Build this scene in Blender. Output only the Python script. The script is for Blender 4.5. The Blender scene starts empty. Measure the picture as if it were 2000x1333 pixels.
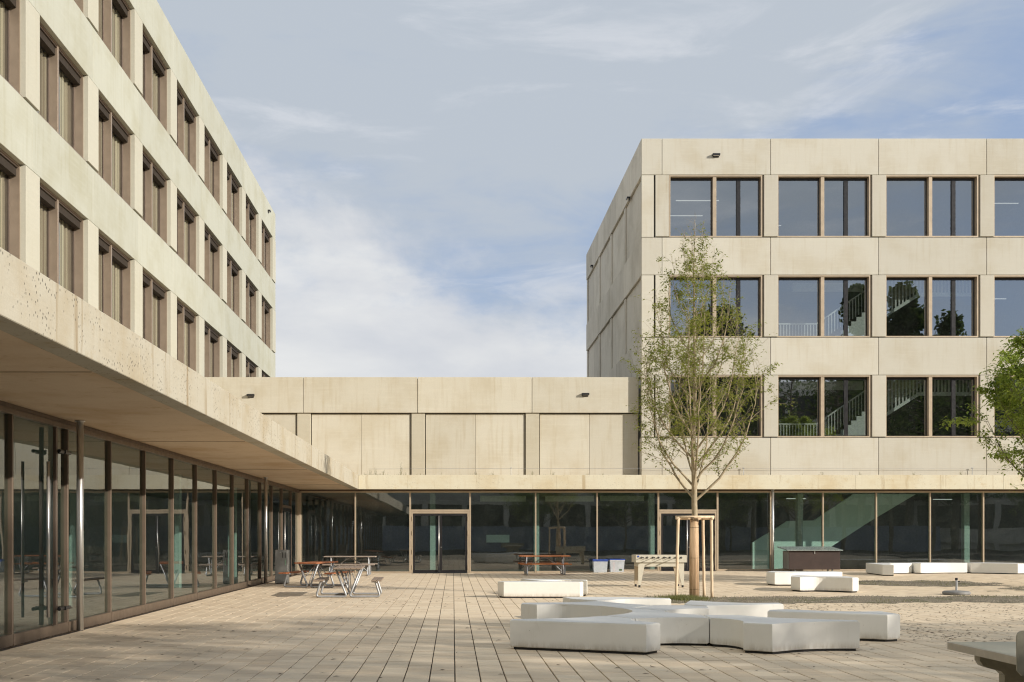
import bpy, bmesh, math, random
import numpy as np
from mathutils import Vector, Matrix, noise as mnoise

random.seed(7)
S = bpy.context.scene
col = S.collection
R = math.radians

# ------------------------------------------------------------------ camera
F = 2150.0                      # focal length in photo pixels (photo 2000 wide)
EYE = 1.6
VX, VY = 885.0, 1046.0          # where lines running away from the camera meet
cd = bpy.data.cameras.new('camera'); cam = bpy.data.objects.new('camera', cd); col.objects.link(cam)
cam.location = (0, 0, EYE); cam.rotation_euler = (R(90), 0, 0)
cd.sensor_width = 36; cd.lens = F / 2000 * 36
cd.shift_x = (1000 - VX) / 2000; cd.shift_y = (VY - 666.5) / 2000
cd.clip_start = .1; cd.clip_end = 3000
S.camera = cam

# ------------------------------------------------------------------ light
SUN = Vector((2.3, -1.45, 1.0)).normalized()
world = bpy.data.worlds.new('World'); S.world = world; world.use_nodes = True
def build_world():
    nt = world.node_tree; n = nt.nodes; L = nt.links; n.clear()
    out = n.new('ShaderNodeOutputWorld'); bg = n.new('ShaderNodeBackground')
    bg.inputs['Strength'].default_value = .1
    sky = n.new('ShaderNodeTexSky'); sky.sky_type = 'NISHITA'; sky.sun_disc = False
    sky.sun_elevation = math.asin(SUN.z); sky.sun_rotation = math.atan2(SUN.x, SUN.y)
    sky.air_density = 1.0; sky.dust_density = 1.2; sky.ozone_density = 1.5
    tc = n.new('ShaderNodeTexCoord')
    sep = n.new('ShaderNodeSeparateXYZ'); L.new(tc.outputs['Generated'], sep.inputs[0])
    def math_(op, a, b=None, c=None):
        m = n.new('ShaderNodeMath'); m.operation = op
        for i, v in enumerate((a, b, c)):
            if v is None: continue
            if isinstance(v, (int, float)): m.inputs[i].default_value = v
            else: L.new(v, m.inputs[i])
        return m.outputs[0]
    def noise_(scale, stretch, detail=6, rough=.55, dist=0, off=(0, 0, 0)):
        mp = n.new('ShaderNodeMapping'); mp.inputs['Scale'].default_value = stretch; mp.inputs['Location'].default_value = off
        L.new(tc.outputs['Generated'], mp.inputs[0])
        t = n.new('ShaderNodeTexNoise'); t.inputs['Scale'].default_value = scale
        t.inputs['Detail'].default_value = detail; t.inputs['Roughness'].default_value = rough; t.inputs['Distortion'].default_value = dist
        L.new(mp.outputs[0], t.inputs['Vector']); return t.outputs['Fac']
    def ramp(v, a, b):
        m = n.new('ShaderNodeMapRange'); m.interpolation_type = 'SMOOTHSTEP'
        m.inputs['From Min'].default_value = a; m.inputs['From Max'].default_value = b
        L.new(v, m.inputs['Value']); return m.outputs[0]
    def mix(f, a, b):
        m = n.new('ShaderNodeMix'); m.data_type = 'RGBA'; 
        if isinstance(f, float): m.inputs[0].default_value = f
        else: L.new(f, m.inputs[0])
        for i, v in ((6, a), (7, b)):
            if isinstance(v, tuple): m.inputs[i].default_value = (*v, 1)
            else: L.new(v, m.inputs[i])
        return m.outputs[2]
    blue = mix(.72, sky.outputs[0], (3.5, 4.55, 6.6))
    # high thin veil over most of the sky
    v1 = noise_(2.2, (1.0, 1.0, 2.2), 7, .55, .3, (3.1, 0, .4))
    v2 = noise_(6.0, (1.0, 1.0, 3.4), 6, .6, .5, (0, 1.7, 0))
    up = ramp(sep.outputs['Z'], .18, .52)
    veil = math_('ADD', math_('MULTIPLY', v1, 1.0), math_('MULTIPLY', math_('SUBTRACT', v2, .5), .45))
    veil = math_('ADD', veil, math_('MULTIPLY', up, .34))
    c1 = mix(ramp(veil, .39, .69), blue, (4.65, 5.15, 5.8))
    # soft bright wisps
    w = noise_(5.0, (1, 1, 4.5), 8, .62, .6, (1.3, 4.2, .9))
    c2 = mix(math_('MULTIPLY', ramp(w, .50, .72), .62), c1, (6.5, 6.75, 7.2))
    # low bank of cloud, its top falling to the right
    edge = math_('SUBTRACT', math_('ADD', .240, math_('MULTIPLY', sep.outputs['X'], -.30)), sep.outputs['Z'])
    e2 = noise_(7.5, (1, 1, 1.7), 9, .6, .15, (2.2, .3, 1.1))
    edge = math_('ADD', edge, math_('MULTIPLY', math_('SUBTRACT', e2, .5), .24))
    shade = noise_(4.2, (1, 1, 3.0), 6, .55, .2, (7, 0, 3))
    bank = mix(ramp(shade, .35, .68), (6.0, 6.2, 6.6), (7.6, 7.65, 7.6))
    c3 = mix(math_('MULTIPLY', ramp(edge, -.035, .05), .93), c2, bank)
    L.new(c3, bg.inputs['Color']); L.new(bg.outputs[0], out.inputs[0])
build_world()
ld = bpy.data.lights.new('sun', 'SUN'); ld.energy = 4.8; ld.angle = R(.53); ld.color = (1, .925, .82)
sun = bpy.data.objects.new('sun', ld); col.objects.link(sun); sun.location = (60, -40, 40)
sun.rotation_euler = (-SUN).to_track_quat('-Z', 'Y').to_euler()
vs = S.view_settings; vs.view_transform = 'Standard'; vs.look = 'None'; vs.gamma = 1; vs.exposure = .12
try: vs.use_curve_mapping = False
except Exception: pass
S.cycles.filter_width = 1.15; S.cycles.max_bounces = 8; S.cycles.transparent_max_bounces = 24; S.cycles.glossy_bounces = 5

# ------------------------------------------------------------------ materials
class NT:
    def __init__(s, name):
        s.m = bpy.data.materials.new(name); s.m.use_nodes = True; s.n = s.m.node_tree.nodes; s.l = s.m.node_tree.links
        s.n.clear(); s.out = s.n.new('ShaderNodeOutputMaterial')
        s.geo = s.n.new('ShaderNodeNewGeometry')
    def pos(s): return s.geo.outputs['Position']
    def obj(s): return s.n.new('ShaderNodeTexCoord').outputs['Object']
    def noise(s, vec, scale, detail=4, rough=.5, stretch=(1, 1, 1), dist=0):
        mp = s.n.new('ShaderNodeMapping'); mp.inputs['Scale'].default_value = stretch; s.l.new(vec, mp.inputs[0])
        t = s.n.new('ShaderNodeTexNoise'); t.inputs['Scale'].default_value = scale; t.inputs['Detail'].default_value = detail
        t.inputs['Roughness'].default_value = rough; t.inputs['Distortion'].default_value = dist
        s.l.new(mp.outputs[0], t.inputs['Vector']); return t.outputs['Fac']
    def voro(s, vec, scale, stretch=(1, 1, 1)):
        mp = s.n.new('ShaderNodeMapping'); mp.inputs['Scale'].default_value = stretch; s.l.new(vec, mp.inputs[0])
        t = s.n.new('ShaderNodeTexVoronoi'); t.inputs['Scale'].default_value = scale; s.l.new(mp.outputs[0], t.inputs['Vector'])
        return t.outputs['Distance']
    def math(s, op, a, b=None):
        m = s.n.new('ShaderNodeMath'); m.operation = op
        for i, v in enumerate((a, b)):
            if v is None: continue
            if isinstance(v, (int, float)): m.inputs[i].default_value = v
            else: s.l.new(v, m.inputs[i])
        return m.outputs[0]
    def ramp(s, v, a, b, lo=0., hi=1.):
        m = s.n.new('ShaderNodeMapRange'); m.interpolation_type = 'SMOOTHSTEP'
        for k, x in (('From Min', a), ('From Max', b), ('To Min', lo), ('To Max', hi)): m.inputs[k].default_value = x
        s.l.new(v, m.inputs['Value']); return m.outputs[0]
    def mix(s, f, a, b, mode='MIX'):
        m = s.n.new('ShaderNodeMix'); m.data_type = 'RGBA'; m.blend_type = mode
        if isinstance(f, (int, float)): m.inputs[0].default_value = f
        else: s.l.new(f, m.inputs[0])
        for i, v in ((6, a), (7, b)):
            if isinstance(v, tuple): m.inputs[i].default_value = (*v, 1)
            else: s.l.new(v, m.inputs[i])
        return m.outputs[2]
    def bump(s, h, strength, dist):
        b = s.n.new('ShaderNodeBump'); b.inputs['Strength'].default_value = strength; b.inputs['Distance'].default_value = dist
        s.l.new(h, b.inputs['Height']); return b.outputs[0]
    def bsdf(s, color, rough=.7, metal=0., normal=None, spec=.5):
        p = s.n.new('ShaderNodeBsdfPrincipled')
        if isinstance(color, tuple): p.inputs['Base Color'].default_value = (*color, 1)
        else: s.l.new(color, p.inputs['Base Color'])
        if isinstance(rough, (int, float)): p.inputs['Roughness'].default_value = rough
        else: s.l.new(rough, p.inputs['Roughness'])
        p.inputs['Metallic'].default_value = metal; p.inputs['Specular IOR Level'].default_value = spec
        if normal is not None: s.l.new(normal, p.inputs['Normal'])
        s.l.new(p.outputs[0], s.out.inputs[0]); return p

def m_concrete(name, base, stain=(.72, .62, .45), amount=.35, pores=0., rand=.06, streak=.5, drips=0., bump=.25):
    t = NT(name); P = t.pos()
    big = t.noise(P, .55, 5, .6)
    streaks = t.noise(P, 1.0, 6, .62, (7, 7, .45))
    boards = t.noise(P, 2.0, 5, .6, (.5, .5, 7))
    fine = t.noise(P, 28, 4, .65)
    dark = tuple(c * k for c, k in zip(base, stain))
    c = t.mix(t.ramp(big, .42, .72, 0, amount), base, dark)
    c = t.mix(t.ramp(streaks, .5, .78, 0, streak * .8), c, dark)
    c = t.mix(t.ramp(boards, .45, .8, 0, .35), c, tuple(min(1, x * 1.13) for x in base))
    c = t.mix(t.ramp(fine, .3, .75, .0, .22), c, tuple(x * .72 for x in base))
    oi = t.n.new('ShaderNodeObjectInfo')
    v = t.ramp(oi.outputs['Random'], 0, 1, 1 - rand, 1 + rand)
    hsv = t.n.new('ShaderNodeHueSaturation'); t.l.new(c, hsv.inputs['Color']); t.l.new(v, hsv.inputs['Value']); c = hsv.outputs[0]
    h = t.math('ADD', t.math('MULTIPLY', fine, .5), t.math('MULTIPLY', boards, .4))
    if drips:
        d = t.noise(P, 1.0, 6, .7, (3.2, 3.2, .22))
        c = t.mix(t.ramp(d, .56, .70, 0, drips), c, (base[0] * .55, base[1] * .42, base[2] * .27))
        d2 = t.noise(P, 2.6, 8, .72)
        c = t.mix(t.ramp(d2, .56, .72, 0, drips * .75), c, (base[0] * .78, base[1] * .66, base[2] * .48))
    if pores:
        pv = t.voro(P, 20, (1, 1, .75)); pm = t.noise(P, 1.6, 5, .65)
        pit = t.math('MULTIPLY', t.ramp(pv, .12, .26, 1, 0), t.ramp(pm, .42, .56, 0, pores))
        c = t.mix(pit, c, tuple(x * .28 for x in base))
        h = t.math('SUBTRACT', h, t.math('MULTIPLY', pit, 2.0))
    t.bsdf(c, .88, 0, t.bump(h, bump, .01), .25); return t.m

def m_plain(name, color, rough=.5, metal=0., var=.12, scale=9, spec=.5, bump=0., rv=.05):
    t = NT(name); nz = t.noise(t.pos(), scale, 5, .6)
    c = t.mix(t.ramp(nz, .3, .75), tuple(x * (1 - var) for x in color), tuple(min(1, x * (1 + var)) for x in color))
    rr = t.ramp(t.noise(t.pos(), scale * 2.3, 3), .3, .7, max(.02, rough - rv), min(1, rough + rv))
    t.bsdf(c, rr, metal, t.bump(nz, bump, .01) if bump else None, spec); return t.m

def m_glass(name, ior, tint, wav=.0025, dirt=.03):
    t = NT(name)
    h1 = t.noise(t.pos(), .55, 2, .4)
    nrm = t.bump(h1, 1.0, wav)
    fr = t.n.new('ShaderNodeFresnel'); fr.inputs['IOR'].default_value = ior
    gl = t.n.new('ShaderNodeBsdfGlossy'); gl.inputs['Roughness'].default_value = .006; gl.inputs['Color'].default_value = (.93, .97, 1, 1)
    t.l.new(nrm, gl.inputs['Normal'])
    tr = t.n.new('ShaderNodeBsdfTransparent'); tr.inputs['Color'].default_value = (*tint, 1)
    df = t.n.new('ShaderNodeBsdfDiffuse'); df.inputs['Color'].default_value = (.5, .5, .46, 1)
    m0 = t.n.new('ShaderNodeMixShader'); m0.inputs[0].default_value = 1
    t.l.new(t.ramp(t.noise(t.pos(), 3, 5, .7), .45, .8, dirt * .3, dirt), m0.inputs[0]); t.l.new(tr.outputs[0], m0.inputs[1]); t.l.new(df.outputs[0], m0.inputs[2])
    front = t.math('SUBTRACT', 1.0, t.geo.outputs['Backfacing'])     # a pane reflects once, on the side it is met from
    m1 = t.n.new('ShaderNodeMixShader'); t.l.new(t.math('MULTIPLY', fr.outputs[0], front), m1.inputs[0]); t.l.new(m0.outputs[0], m1.inputs[1]); t.l.new(gl.outputs[0], m1.inputs[2])
    t.l.new(m1.outputs[0], t.out.inputs[0]); return t.m

def m_wood(name, a, b, axis=(14, 1, 14)):
    t = NT(name); nz = t.noise(t.obj(), 3.0, 6, .6, axis, .4)
    c = t.mix(t.ramp(nz, .3, .7), a, b)
    t.bsdf(c, .65, 0, t.bump(nz, .3, .003), .3); return t.m

def m_leaf(name, a, b):
    t = NT(name); oi = t.noise(t.pos(), 1.4, 3, .6); fine = t.noise(t.pos(), 19, 2)
    c = t.mix(t.ramp(t.math('ADD', t.math('MULTIPLY', oi, .5), t.math('MULTIPLY', fine, .5)), .38, .62), a, b)
    d = t.n.new('ShaderNodeBsdfPrincipled'); t.l.new(c, d.inputs['Base Color']); d.inputs['Roughness'].default_value = .45; d.inputs['Specular IOR Level'].default_value = .35
    tl = t.n.new('ShaderNodeBsdfTranslucent'); t.l.new(t.mix(.5, c, (b[0] * 1.5, b[1] * 1.4, b[2] * .8)), tl.inputs['Color'])
    m = t.n.new('ShaderNodeMixShader'); m.inputs[0].default_value = .38
    t.l.new(d.outputs[0], m.inputs[1]); t.l.new(tl.outputs[0], m.inputs[2]); t.l.new(m.outputs[0], t.out.inputs[0]); return t.m

def m_paver():
    t = NT('paver concrete'); P = t.pos()
    at = t.n.new('ShaderNodeAttribute'); at.attribute_name = 'tone'
    big = t.noise(P, .22, 4, .6); lines = t.noise(P, 1.0, 6, .65, (1.1, 19, 1)); fine = t.noise(P, 60, 3, .6)
    c = t.mix(at.outputs['Fac'], (.655, .53, .38), (.785, .66, .49))
    c = t.mix(t.ramp(big, .35, .7, 0, .35), c, (.68, .56, .41))
    c = t.mix(t.ramp(lines, .50, .74, 0, .8), c, (.47, .375, .275))
    c = t.mix(t.ramp(fine, .35, .75, 0, .22), c, (.48, .40, .30))
    spots = t.voro(P, 3.1); sp = t.ramp(spots, .02, .045, .75, 0)
    c = t.mix(sp, c, (.12, .09, .065))
    h = t.math('ADD', t.math('MULTIPLY', lines, .8), t.math('MULTIPLY', fine, .5))
    t.bsdf(c, .9, 0, t.bump(h, .45, .006), .2); return t.m

def m_gravel():
    t = NT('gravel and soil'); P = t.pos()
    v = t.voro(P, 34); n1 = t.noise(P, 1.1, 6, .65); n2 = t.noise(P, 9, 5, .7)
    c = t.mix(t.ramp(v, .1, .6), (.10, .085, .062), (.26, .225, .17))
    c = t.mix(t.ramp(n1, .5, .66, 0, .6), c, (.085, .105, .035))
    c = t.mix(t.ramp(n2, .55, .75, 0, .5), c, (.34, .28, .19))
    t.bsdf(c, .95, 0, t.bump(v, .8, .02), .1); return t.m

M = {}
M['tower'] = m_concrete('sand coloured precast concrete', (.565, .54, .462), amount=.35, streak=.5, rand=.05, drips=.09)
M['tower_pier'] = m_concrete('precast pier concrete', (.53, .502, .425), amount=.2, streak=.3, rand=.03)
M['side'] = m_concrete('weathered precast concrete', (.70, .665, .59), stain=(.62, .60, .55), amount=.5, streak=1.0, rand=.08)
M['link'] = m_concrete('precast link concrete', (.57, .535, .44), amount=.4, streak=.55, rand=.05, drips=.10)
M['link_pier'] = m_concrete('greyer pier concrete', (.50, .462, .365), amount=.3, streak=.3, rand=.03)
M['left'] = m_concrete('greenish grey precast concrete', (.45, .455, .385), stain=(.80, .76, .64), amount=.6, streak=.9, rand=.035, drips=.08)
M['left_pier'] = m_concrete('pale pier concrete', (.48, .465, .385), stain=(.84, .8, .7), amount=.25, streak=.5, rand=.02)
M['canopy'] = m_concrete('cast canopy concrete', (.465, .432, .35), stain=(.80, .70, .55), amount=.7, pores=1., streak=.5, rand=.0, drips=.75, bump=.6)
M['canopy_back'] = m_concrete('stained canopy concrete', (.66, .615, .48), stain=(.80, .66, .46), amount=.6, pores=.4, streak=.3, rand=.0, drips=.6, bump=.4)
M['soffit'] = m_concrete('board marked soffit concrete', (.62, .495, .36), stain=(.78, .68, .55), amount=.9, streak=.2, rand=.0, drips=.4, bump=.4)
M['core'] = m_plain('dark joint backing', (.07, .058, .045), .9)
M['bronze'] = m_plain('bronze anodised metal', (.47, .38, .275), .42, .3, .06, 3)
M['bronze_top'] = m_plain('tan anodised window frame', (.30, .235, .175), .42, .35, .06, 3)
M['bronze_dark'] = m_plain('dark bronze metal', (.14, .105, .082), .4, .5, .08, 4)
M['bronze_left'] = m_plain('brown anodised metal', (.155, .115, .083), .42, .3, .06, 3)
M['headbox'] = m_plain('dark brown blind box', (.045, .036, .028), .8, 0, .1, 6, .15)  # blind box, its near black also paints the shade under the window head
M['matte'] = m_plain('matt black recess', (.012, .011, .010), .95, 0, .1, 6, .05)
M['black'] = m_plain('black coated metal', (.018, .017, .018), .35, 0, .2, 6)
M['steel'] = m_plain('brushed stainless steel', (.66, .65, .63), .34, .9, .02, 3, .5, 0., .01)
M['galv'] = m_plain('galvanised steel', (.40, .41, .42), .5, .6, .12, 8, .5, 0., .03)
M['glass_top'] = m_glass('coated window glass', 4.3, (.84, .88, .87), .0016, .02)
M['glass_left'] = m_glass('window glass seen aslant', 1.9, (.90, .92, .90), .0010, .02)
M['glass_low'] = m_glass('green tinted shop glass', 2.3, (.80, .90, .865), .0030, .03)
M['room'] = m_plain('interior dark plaster', (.24, .24, .245), .9)
M['room_floor'] = m_plain('interior floor', (.12, .115, .11), .5)
M['white_in'] = m_plain('interior white plaster', (.80, .83, .80), .7, 0, .04)
M['pillar'] = m_plain('grey interior pillar', (.42, .44, .42), .7)
M['white_rail'] = m_plain('white painted steel', (.78, .78, .76), .5, 0, .04)
M['curtain'] = m_plain('beige curtain fabric', (.62, .57, .46), .9)
def m_bench(name, base):
    t = NT(name); P = t.pos(); n1 = t.noise(P, 2.2, 6, .65); n2 = t.noise(P, 9, 6, .7, (1, 1, .25)); n3 = t.noise(P, 45, 3, .6)
    sep = t.n.new('ShaderNodeSeparateXYZ'); t.l.new(P, sep.inputs[0])
    c = t.mix(t.ramp(n1, .45, .75, 0, .5), base, (base[0] * .92, base[1] * .915, base[2] * .90))
    c = t.mix(t.ramp(n2, .56, .78, 0, .25), c, (base[0] * .72, base[1] * .69, base[2] * .62))
    splash = t.math('MULTIPLY', t.ramp(sep.outputs['Z'], .03, .16, 1, 0), t.ramp(n2, .35, .6, .15, .6))
    c = t.mix(splash, c, (.42, .36, .27)); v = t.voro(P, 5.5); c = t.mix(t.ramp(v, .015, .035, .6, 0), c, (.25, .22, .18))
    t.bsdf(c, .5, 0, t.bump(n3, .12, .004), .4); return t.m
M['bench'] = m_bench('white cast bench', (.83, .815, .765))
M['bench_top'] = m_bench('worn white bench top', (.70, .70, .69))  # tops are a greyer white than the sides
M['bench_base'] = m_plain('black bench footing', (.025, .023, .022), .8)
M['wood_grey'] = m_wood('weathered grey timber', (.26, .21, .17), (.36, .30, .25))
M['wood_brown'] = m_wood('worn brown grey timber', (.20, .145, .105), (.31, .24, .185))
M['wood_red'] = m_wood('red brown timber', (.36, .12, .05), (.46, .18, .085))
M['wood_orange'] = m_wood('orange stained timber', (.46, .16, .06), (.56, .22, .09))
M['stake'] = m_wood('peeled pine pole', (.66, .49, .32), (.78, .63, .45), (9, 9, 1.2))
M['reed'] = m_wood('reed matting', (.42, .27, .15), (.80, .60, .40), (40, 40, .6))
M['bark'] = m_wood('pale bark', (.30, .24, .155), (.42, .35, .24), (6, 6, 2))
M['bark_dark'] = m_wood('dark bark', (.12, .095, .07), (.20, .165, .12), (6, 6, 2))
M['leaf_young'] = m_leaf('young yellow green leaf', (.15, .19, .035), (.31, .345, .075))
M['leaf_full'] = m_leaf('full green leaf', (.15, .22, .035), (.32, .40, .08))
M['leaf_dark'] = m_leaf('dark green leaf', (.028, .05, .014), (.06, .095, .03))
M['paver'] = m_paver()
M['bed'] = m_plain('dark joint sand', (.050, .036, .026), .95, 0, .3, 20)
M['gravel'] = m_gravel()
M['stone'] = m_plain('small gravel stones', (.30, .265, .205), .9, 0, .45, 12)
M['litter'] = m_plain('dry leaf litter', (.10, .068, .04), .9, 0, .4, 15)
M['grass'] = m_leaf('short weeds', (.10, .115, .035), (.20, .20, .075))
M['ground'] = m_plain('worn distant ground', (.20, .185, .15), .95, 0, .25, .2)
M['play'] = m_plain('cream steel sheet', (.58, .545, .45), .4, 0, .05)
M['play_dark'] = m_plain('beige table leg', (.50, .42, .31), .5, 0, .05)  # darker tone of the cream, rear legs only
M['slab'] = m_concrete('polished table concrete', (.50, .475, .385), amount=.35, streak=.0, rand=0, bump=.08)
M['slab_edge'] = m_plain('anodised edge strip', (.50, .455, .385), .4, .3, .1)
M['net'] = m_plain('olive steel plate', (.33, .305, .235), .45, .2)
M['brownbox'] = m_plain('dark brown panel', (.045, .026, .02), .55, 0, .15, 3)
M['lid'] = m_plain('pale metal lid', (.40, .46, .44), .3, .5)
M['blue'] = m_plain('blue plastic', (.045, .09, .36), .4)
M['red'] = m_plain('orange red plastic', (.62, .11, .05), .45)
M['white'] = m_plain('white plastic', (.75, .74, .72), .5, 0, .1, 20)
M['green'] = m_plain('pale green plastic', (.25, .40, .27), .5, 0, .2, 20)
M['label'] = m_plain('dark green label', (.04, .10, .03), .6)
M['grey_box'] = m_plain('grey powder coated steel', (.25, .25, .235), .45, .1, .05)
M['fence'] = m_plain('blue grey fence boards', (.30, .35, .46), .7)
M['base_grey'] = m_plain('grey moulded concrete', (.22, .215, .205), .6)
def m_reflection_stripes():  # painted stripes imitate the window reveals mirrored in the left panes
    t = NT('striped brown curtain'); P = t.pos()
    a = t.noise(P, 1.0, 3, .6, (1, 11, .02)); b = t.noise(P, 1.0, 2, .5, (1, 34, .02))
    c = t.mix(t.ramp(a, .40, .60), (.21, .16, .115), (.52, .45, .34)); c = t.mix(t.ramp(b, .52, .64, 0, .75), c, (.10, .075, .055))
    t.bsdf(c, .9, 0, None, .1); return t.m
M['curtain_left'] = m_reflection_stripes()
def m_clearplastic():
    t = NT('milky clear plastic')
    tr = t.n.new('ShaderNodeBsdfTransparent'); tr.inputs['Color'].default_value = (.9, .93, .96, 1)
    p = t.n.new('ShaderNodeBsdfPrincipled'); p.inputs['Base Color'].default_value = (.78, .81, .84, 1); p.inputs['Roughness'].default_value = .25
    m = t.n.new('ShaderNodeMixShader')
    t.l.new(t.ramp(t.noise(t.pos(), 4, 3), .3, .7, .38, .46), m.inputs[0])
    t.l.new(tr.outputs[0], m.inputs[1]); t.l.new(p.outputs[0], m.inputs[2]); t.l.new(m.outputs[0], t.out.inputs[0]); return t.m
M['clear'] = m_clearplastic()
def m_lamp():
    t = NT('lit linear lamp'); e = t.n.new('ShaderNodeEmission'); e.inputs['Color'].default_value = (1, .96, .88, 1); e.inputs['Strength'].default_value = .6
    t.l.new(e.outputs[0], t.out.inputs[0]); return t.m
M['lamp'] = m_lamp()

# ------------------------------------------------------------------ builders
WP = {}                                    # world position of every parent
def mesh_obj(name, me, mat, parent=None, loc=(0, 0, 0)):
    o = bpy.data.objects.new(name, me); col.objects.link(o)
    if mat is not None and not me.materials: me.materials.append(M[mat] if isinstance(mat, str) else mat)
    loc = Vector(loc); WP[o] = loc
    if parent is not None:
        o.parent = parent; o.location = loc - WP[parent]
    else: o.location = loc
    return o
def tag(o, label=None, cat=None, group=None, kind=None):
    if label: o['label'] = label
    if cat: o['category'] = cat
    if group: o['group'] = group
    if kind: o['kind'] = kind
    return o
def thing(name, label, cat, loc=(0, 0, 0), rz=0., group=None):
    o = bpy.data.objects.new(name, None); col.objects.link(o); o.empty_display_size = .3
    o.location = loc; o.rotation_euler = (0, 0, rz); WP[o] = Vector(loc)
    return tag(o, label, cat, group)
_cache = {}
def box_mesh(dx, dy, dz, mat, bev=.006):
    key = (round(dx, 4), round(dy, 4), round(dz, 4), mat, bev)
    if key in _cache: return _cache[key]
    bm = bmesh.new(); bmesh.ops.create_cube(bm, size=1.0)
    bmesh.ops.scale(bm, vec=(dx, dy, dz), verts=bm.verts)
    b = min(bev, dx * .3, dy * .3, dz * .3)
    if b > .0015: bmesh.ops.bevel(bm, geom=bm.edges[:], offset=b, segments=1, affect='EDGES')
    me = bpy.data.meshes.new('block'); bm.to_mesh(me); bm.free(); me.materials.append(M[mat]); _cache[key] = me
    return me
def box(name, x0, x1, y0, y1, z0, z1, mat, parent=None, bev=.006):
    return mesh_obj(name, box_mesh(abs(x1 - x0), abs(y1 - y0), abs(z1 - z0), mat, bev), None, parent,
                    ((x0 + x1) / 2, (y0 + y1) / 2, (z0 + z1) / 2))
class MB:
    """collects geometry for one mesh"""
    def __init__(s): s.v = []; s.f = []
    def quad(s, a, b, c, d): i = len(s.v); s.v += [a, b, c, d]; s.f.append((i, i + 1, i + 2, i + 3))
    def tri(s, a, b, c): i = len(s.v); s.v += [a, b, c]; s.f.append((i, i + 1, i + 2))
    def box(s, x0, x1, y0, y1, z0, z1):
        i = len(s.v)
        s.v += [(x0, y0, z0), (x1, y0, z0), (x1, y1, z0), (x0, y1, z0), (x0, y0, z1), (x1, y0, z1), (x1, y1, z1), (x0, y1, z1)]
        s.f += [(i, i + 3, i + 2, i + 1), (i + 4, i + 5, i + 6, i + 7), (i, i + 1, i + 5, i + 4), (i + 1, i + 2, i + 6, i + 5), (i + 2, i + 3, i + 7, i + 6), (i + 3, i, i + 4, i + 7)]
    def tube(s, pts, rad, n=8, cap=True):
        pts = [Vector(p) for p in pts]; rads = rad if isinstance(rad, (list, tuple)) else [rad] * len(pts)
        i0 = len(s.v); up = None
        for k, p in enumerate(pts):
            d = (pts[min(k + 1, len(pts) - 1)] - pts[max(k - 1, 0)])
            if d.length < 1e-7: d = Vector((0, 0, 1))
            d.normalize()
            if up is None: up = Vector((0, 0, 1)) if abs(d.z) < .9 else Vector((1, 0, 0))
            a = d.cross(up)
            if a.length < 1e-4: a = d.orthogonal()
            a.normalize(); b = a.cross(d); up = b
            for j in range(n):
                t = 2 * math.pi * j / n
                s.v.append(tuple(p + (a * math.cos(t) + b * math.sin(t)) * rads[k]))
        for k in range(len(pts) - 1):
            for j in range(n):
                q = i0 + k * n
                s.f.append((q + j, q + (j + 1) % n, q + n + (j + 1) % n, q + n + j))
        if cap:
            s.f.append(tuple(i0 + j for j in reversed(range(n)))); e = i0 + (len(pts) - 1) * n
            s.f.append(tuple(e + j for j in range(n)))
    def prism(s, poly, z0, z1):
        """poly: list of (x, y), counter clockwise"""
        n = len(poly); i = len(s.v)
        s.v += [(x, y, z0) for x, y in poly] + [(x, y, z1) for x, y in poly]
        s.f.append(tuple(i + k for k in reversed(range(n)))); s.f.append(tuple(i + n + k for k in range(n)))
        for k in range(n): s.f.append((i + k, i + (k + 1) % n, i + n + (k + 1) % n, i + n + k))
    def build(s, name, mat, parent=None, loc=(0, 0, 0), smooth=False):
        me = bpy.data.meshes.new(name); me.from_pydata(s.v, [], s.f); me.update()
        if smooth: me.polygons.foreach_set('use_smooth', [True] * len(me.polygons))
        o = mesh_obj(name, me, mat, parent, loc); return o
def poly_xz(poly, y0, y1, name, mat, parent, loc=(0, 0, 0)):
    """extrude an outline drawn in x, z along y"""
    n = len(poly); v = [(x, y0, z) for x, z in poly] + [(x, y1, z) for x, z in poly]
    f = [tuple(range(n)), tuple(n + k for k in reversed(range(n)))] + [(k, n + k, n + (k + 1) % n, (k + 1) % n) for k in range(n)]
    m = MB(); m.v = v; m.f = f; return m.build(name, mat, parent, loc)
def ground_h(x, y):
    def s(t): t = max(0, min(1, t)); return t * t * (3 - 2 * t)
    return .10 * s((x - 3) / 6) * s((y - 28) / 14)

# px helpers: where a photo pixel meets the ground (used only to look up real positions)
def gp(x, y, h=0.): d = (EYE - h) * F / (y - VY); return ((x - VX) * d / F, d)

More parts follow.
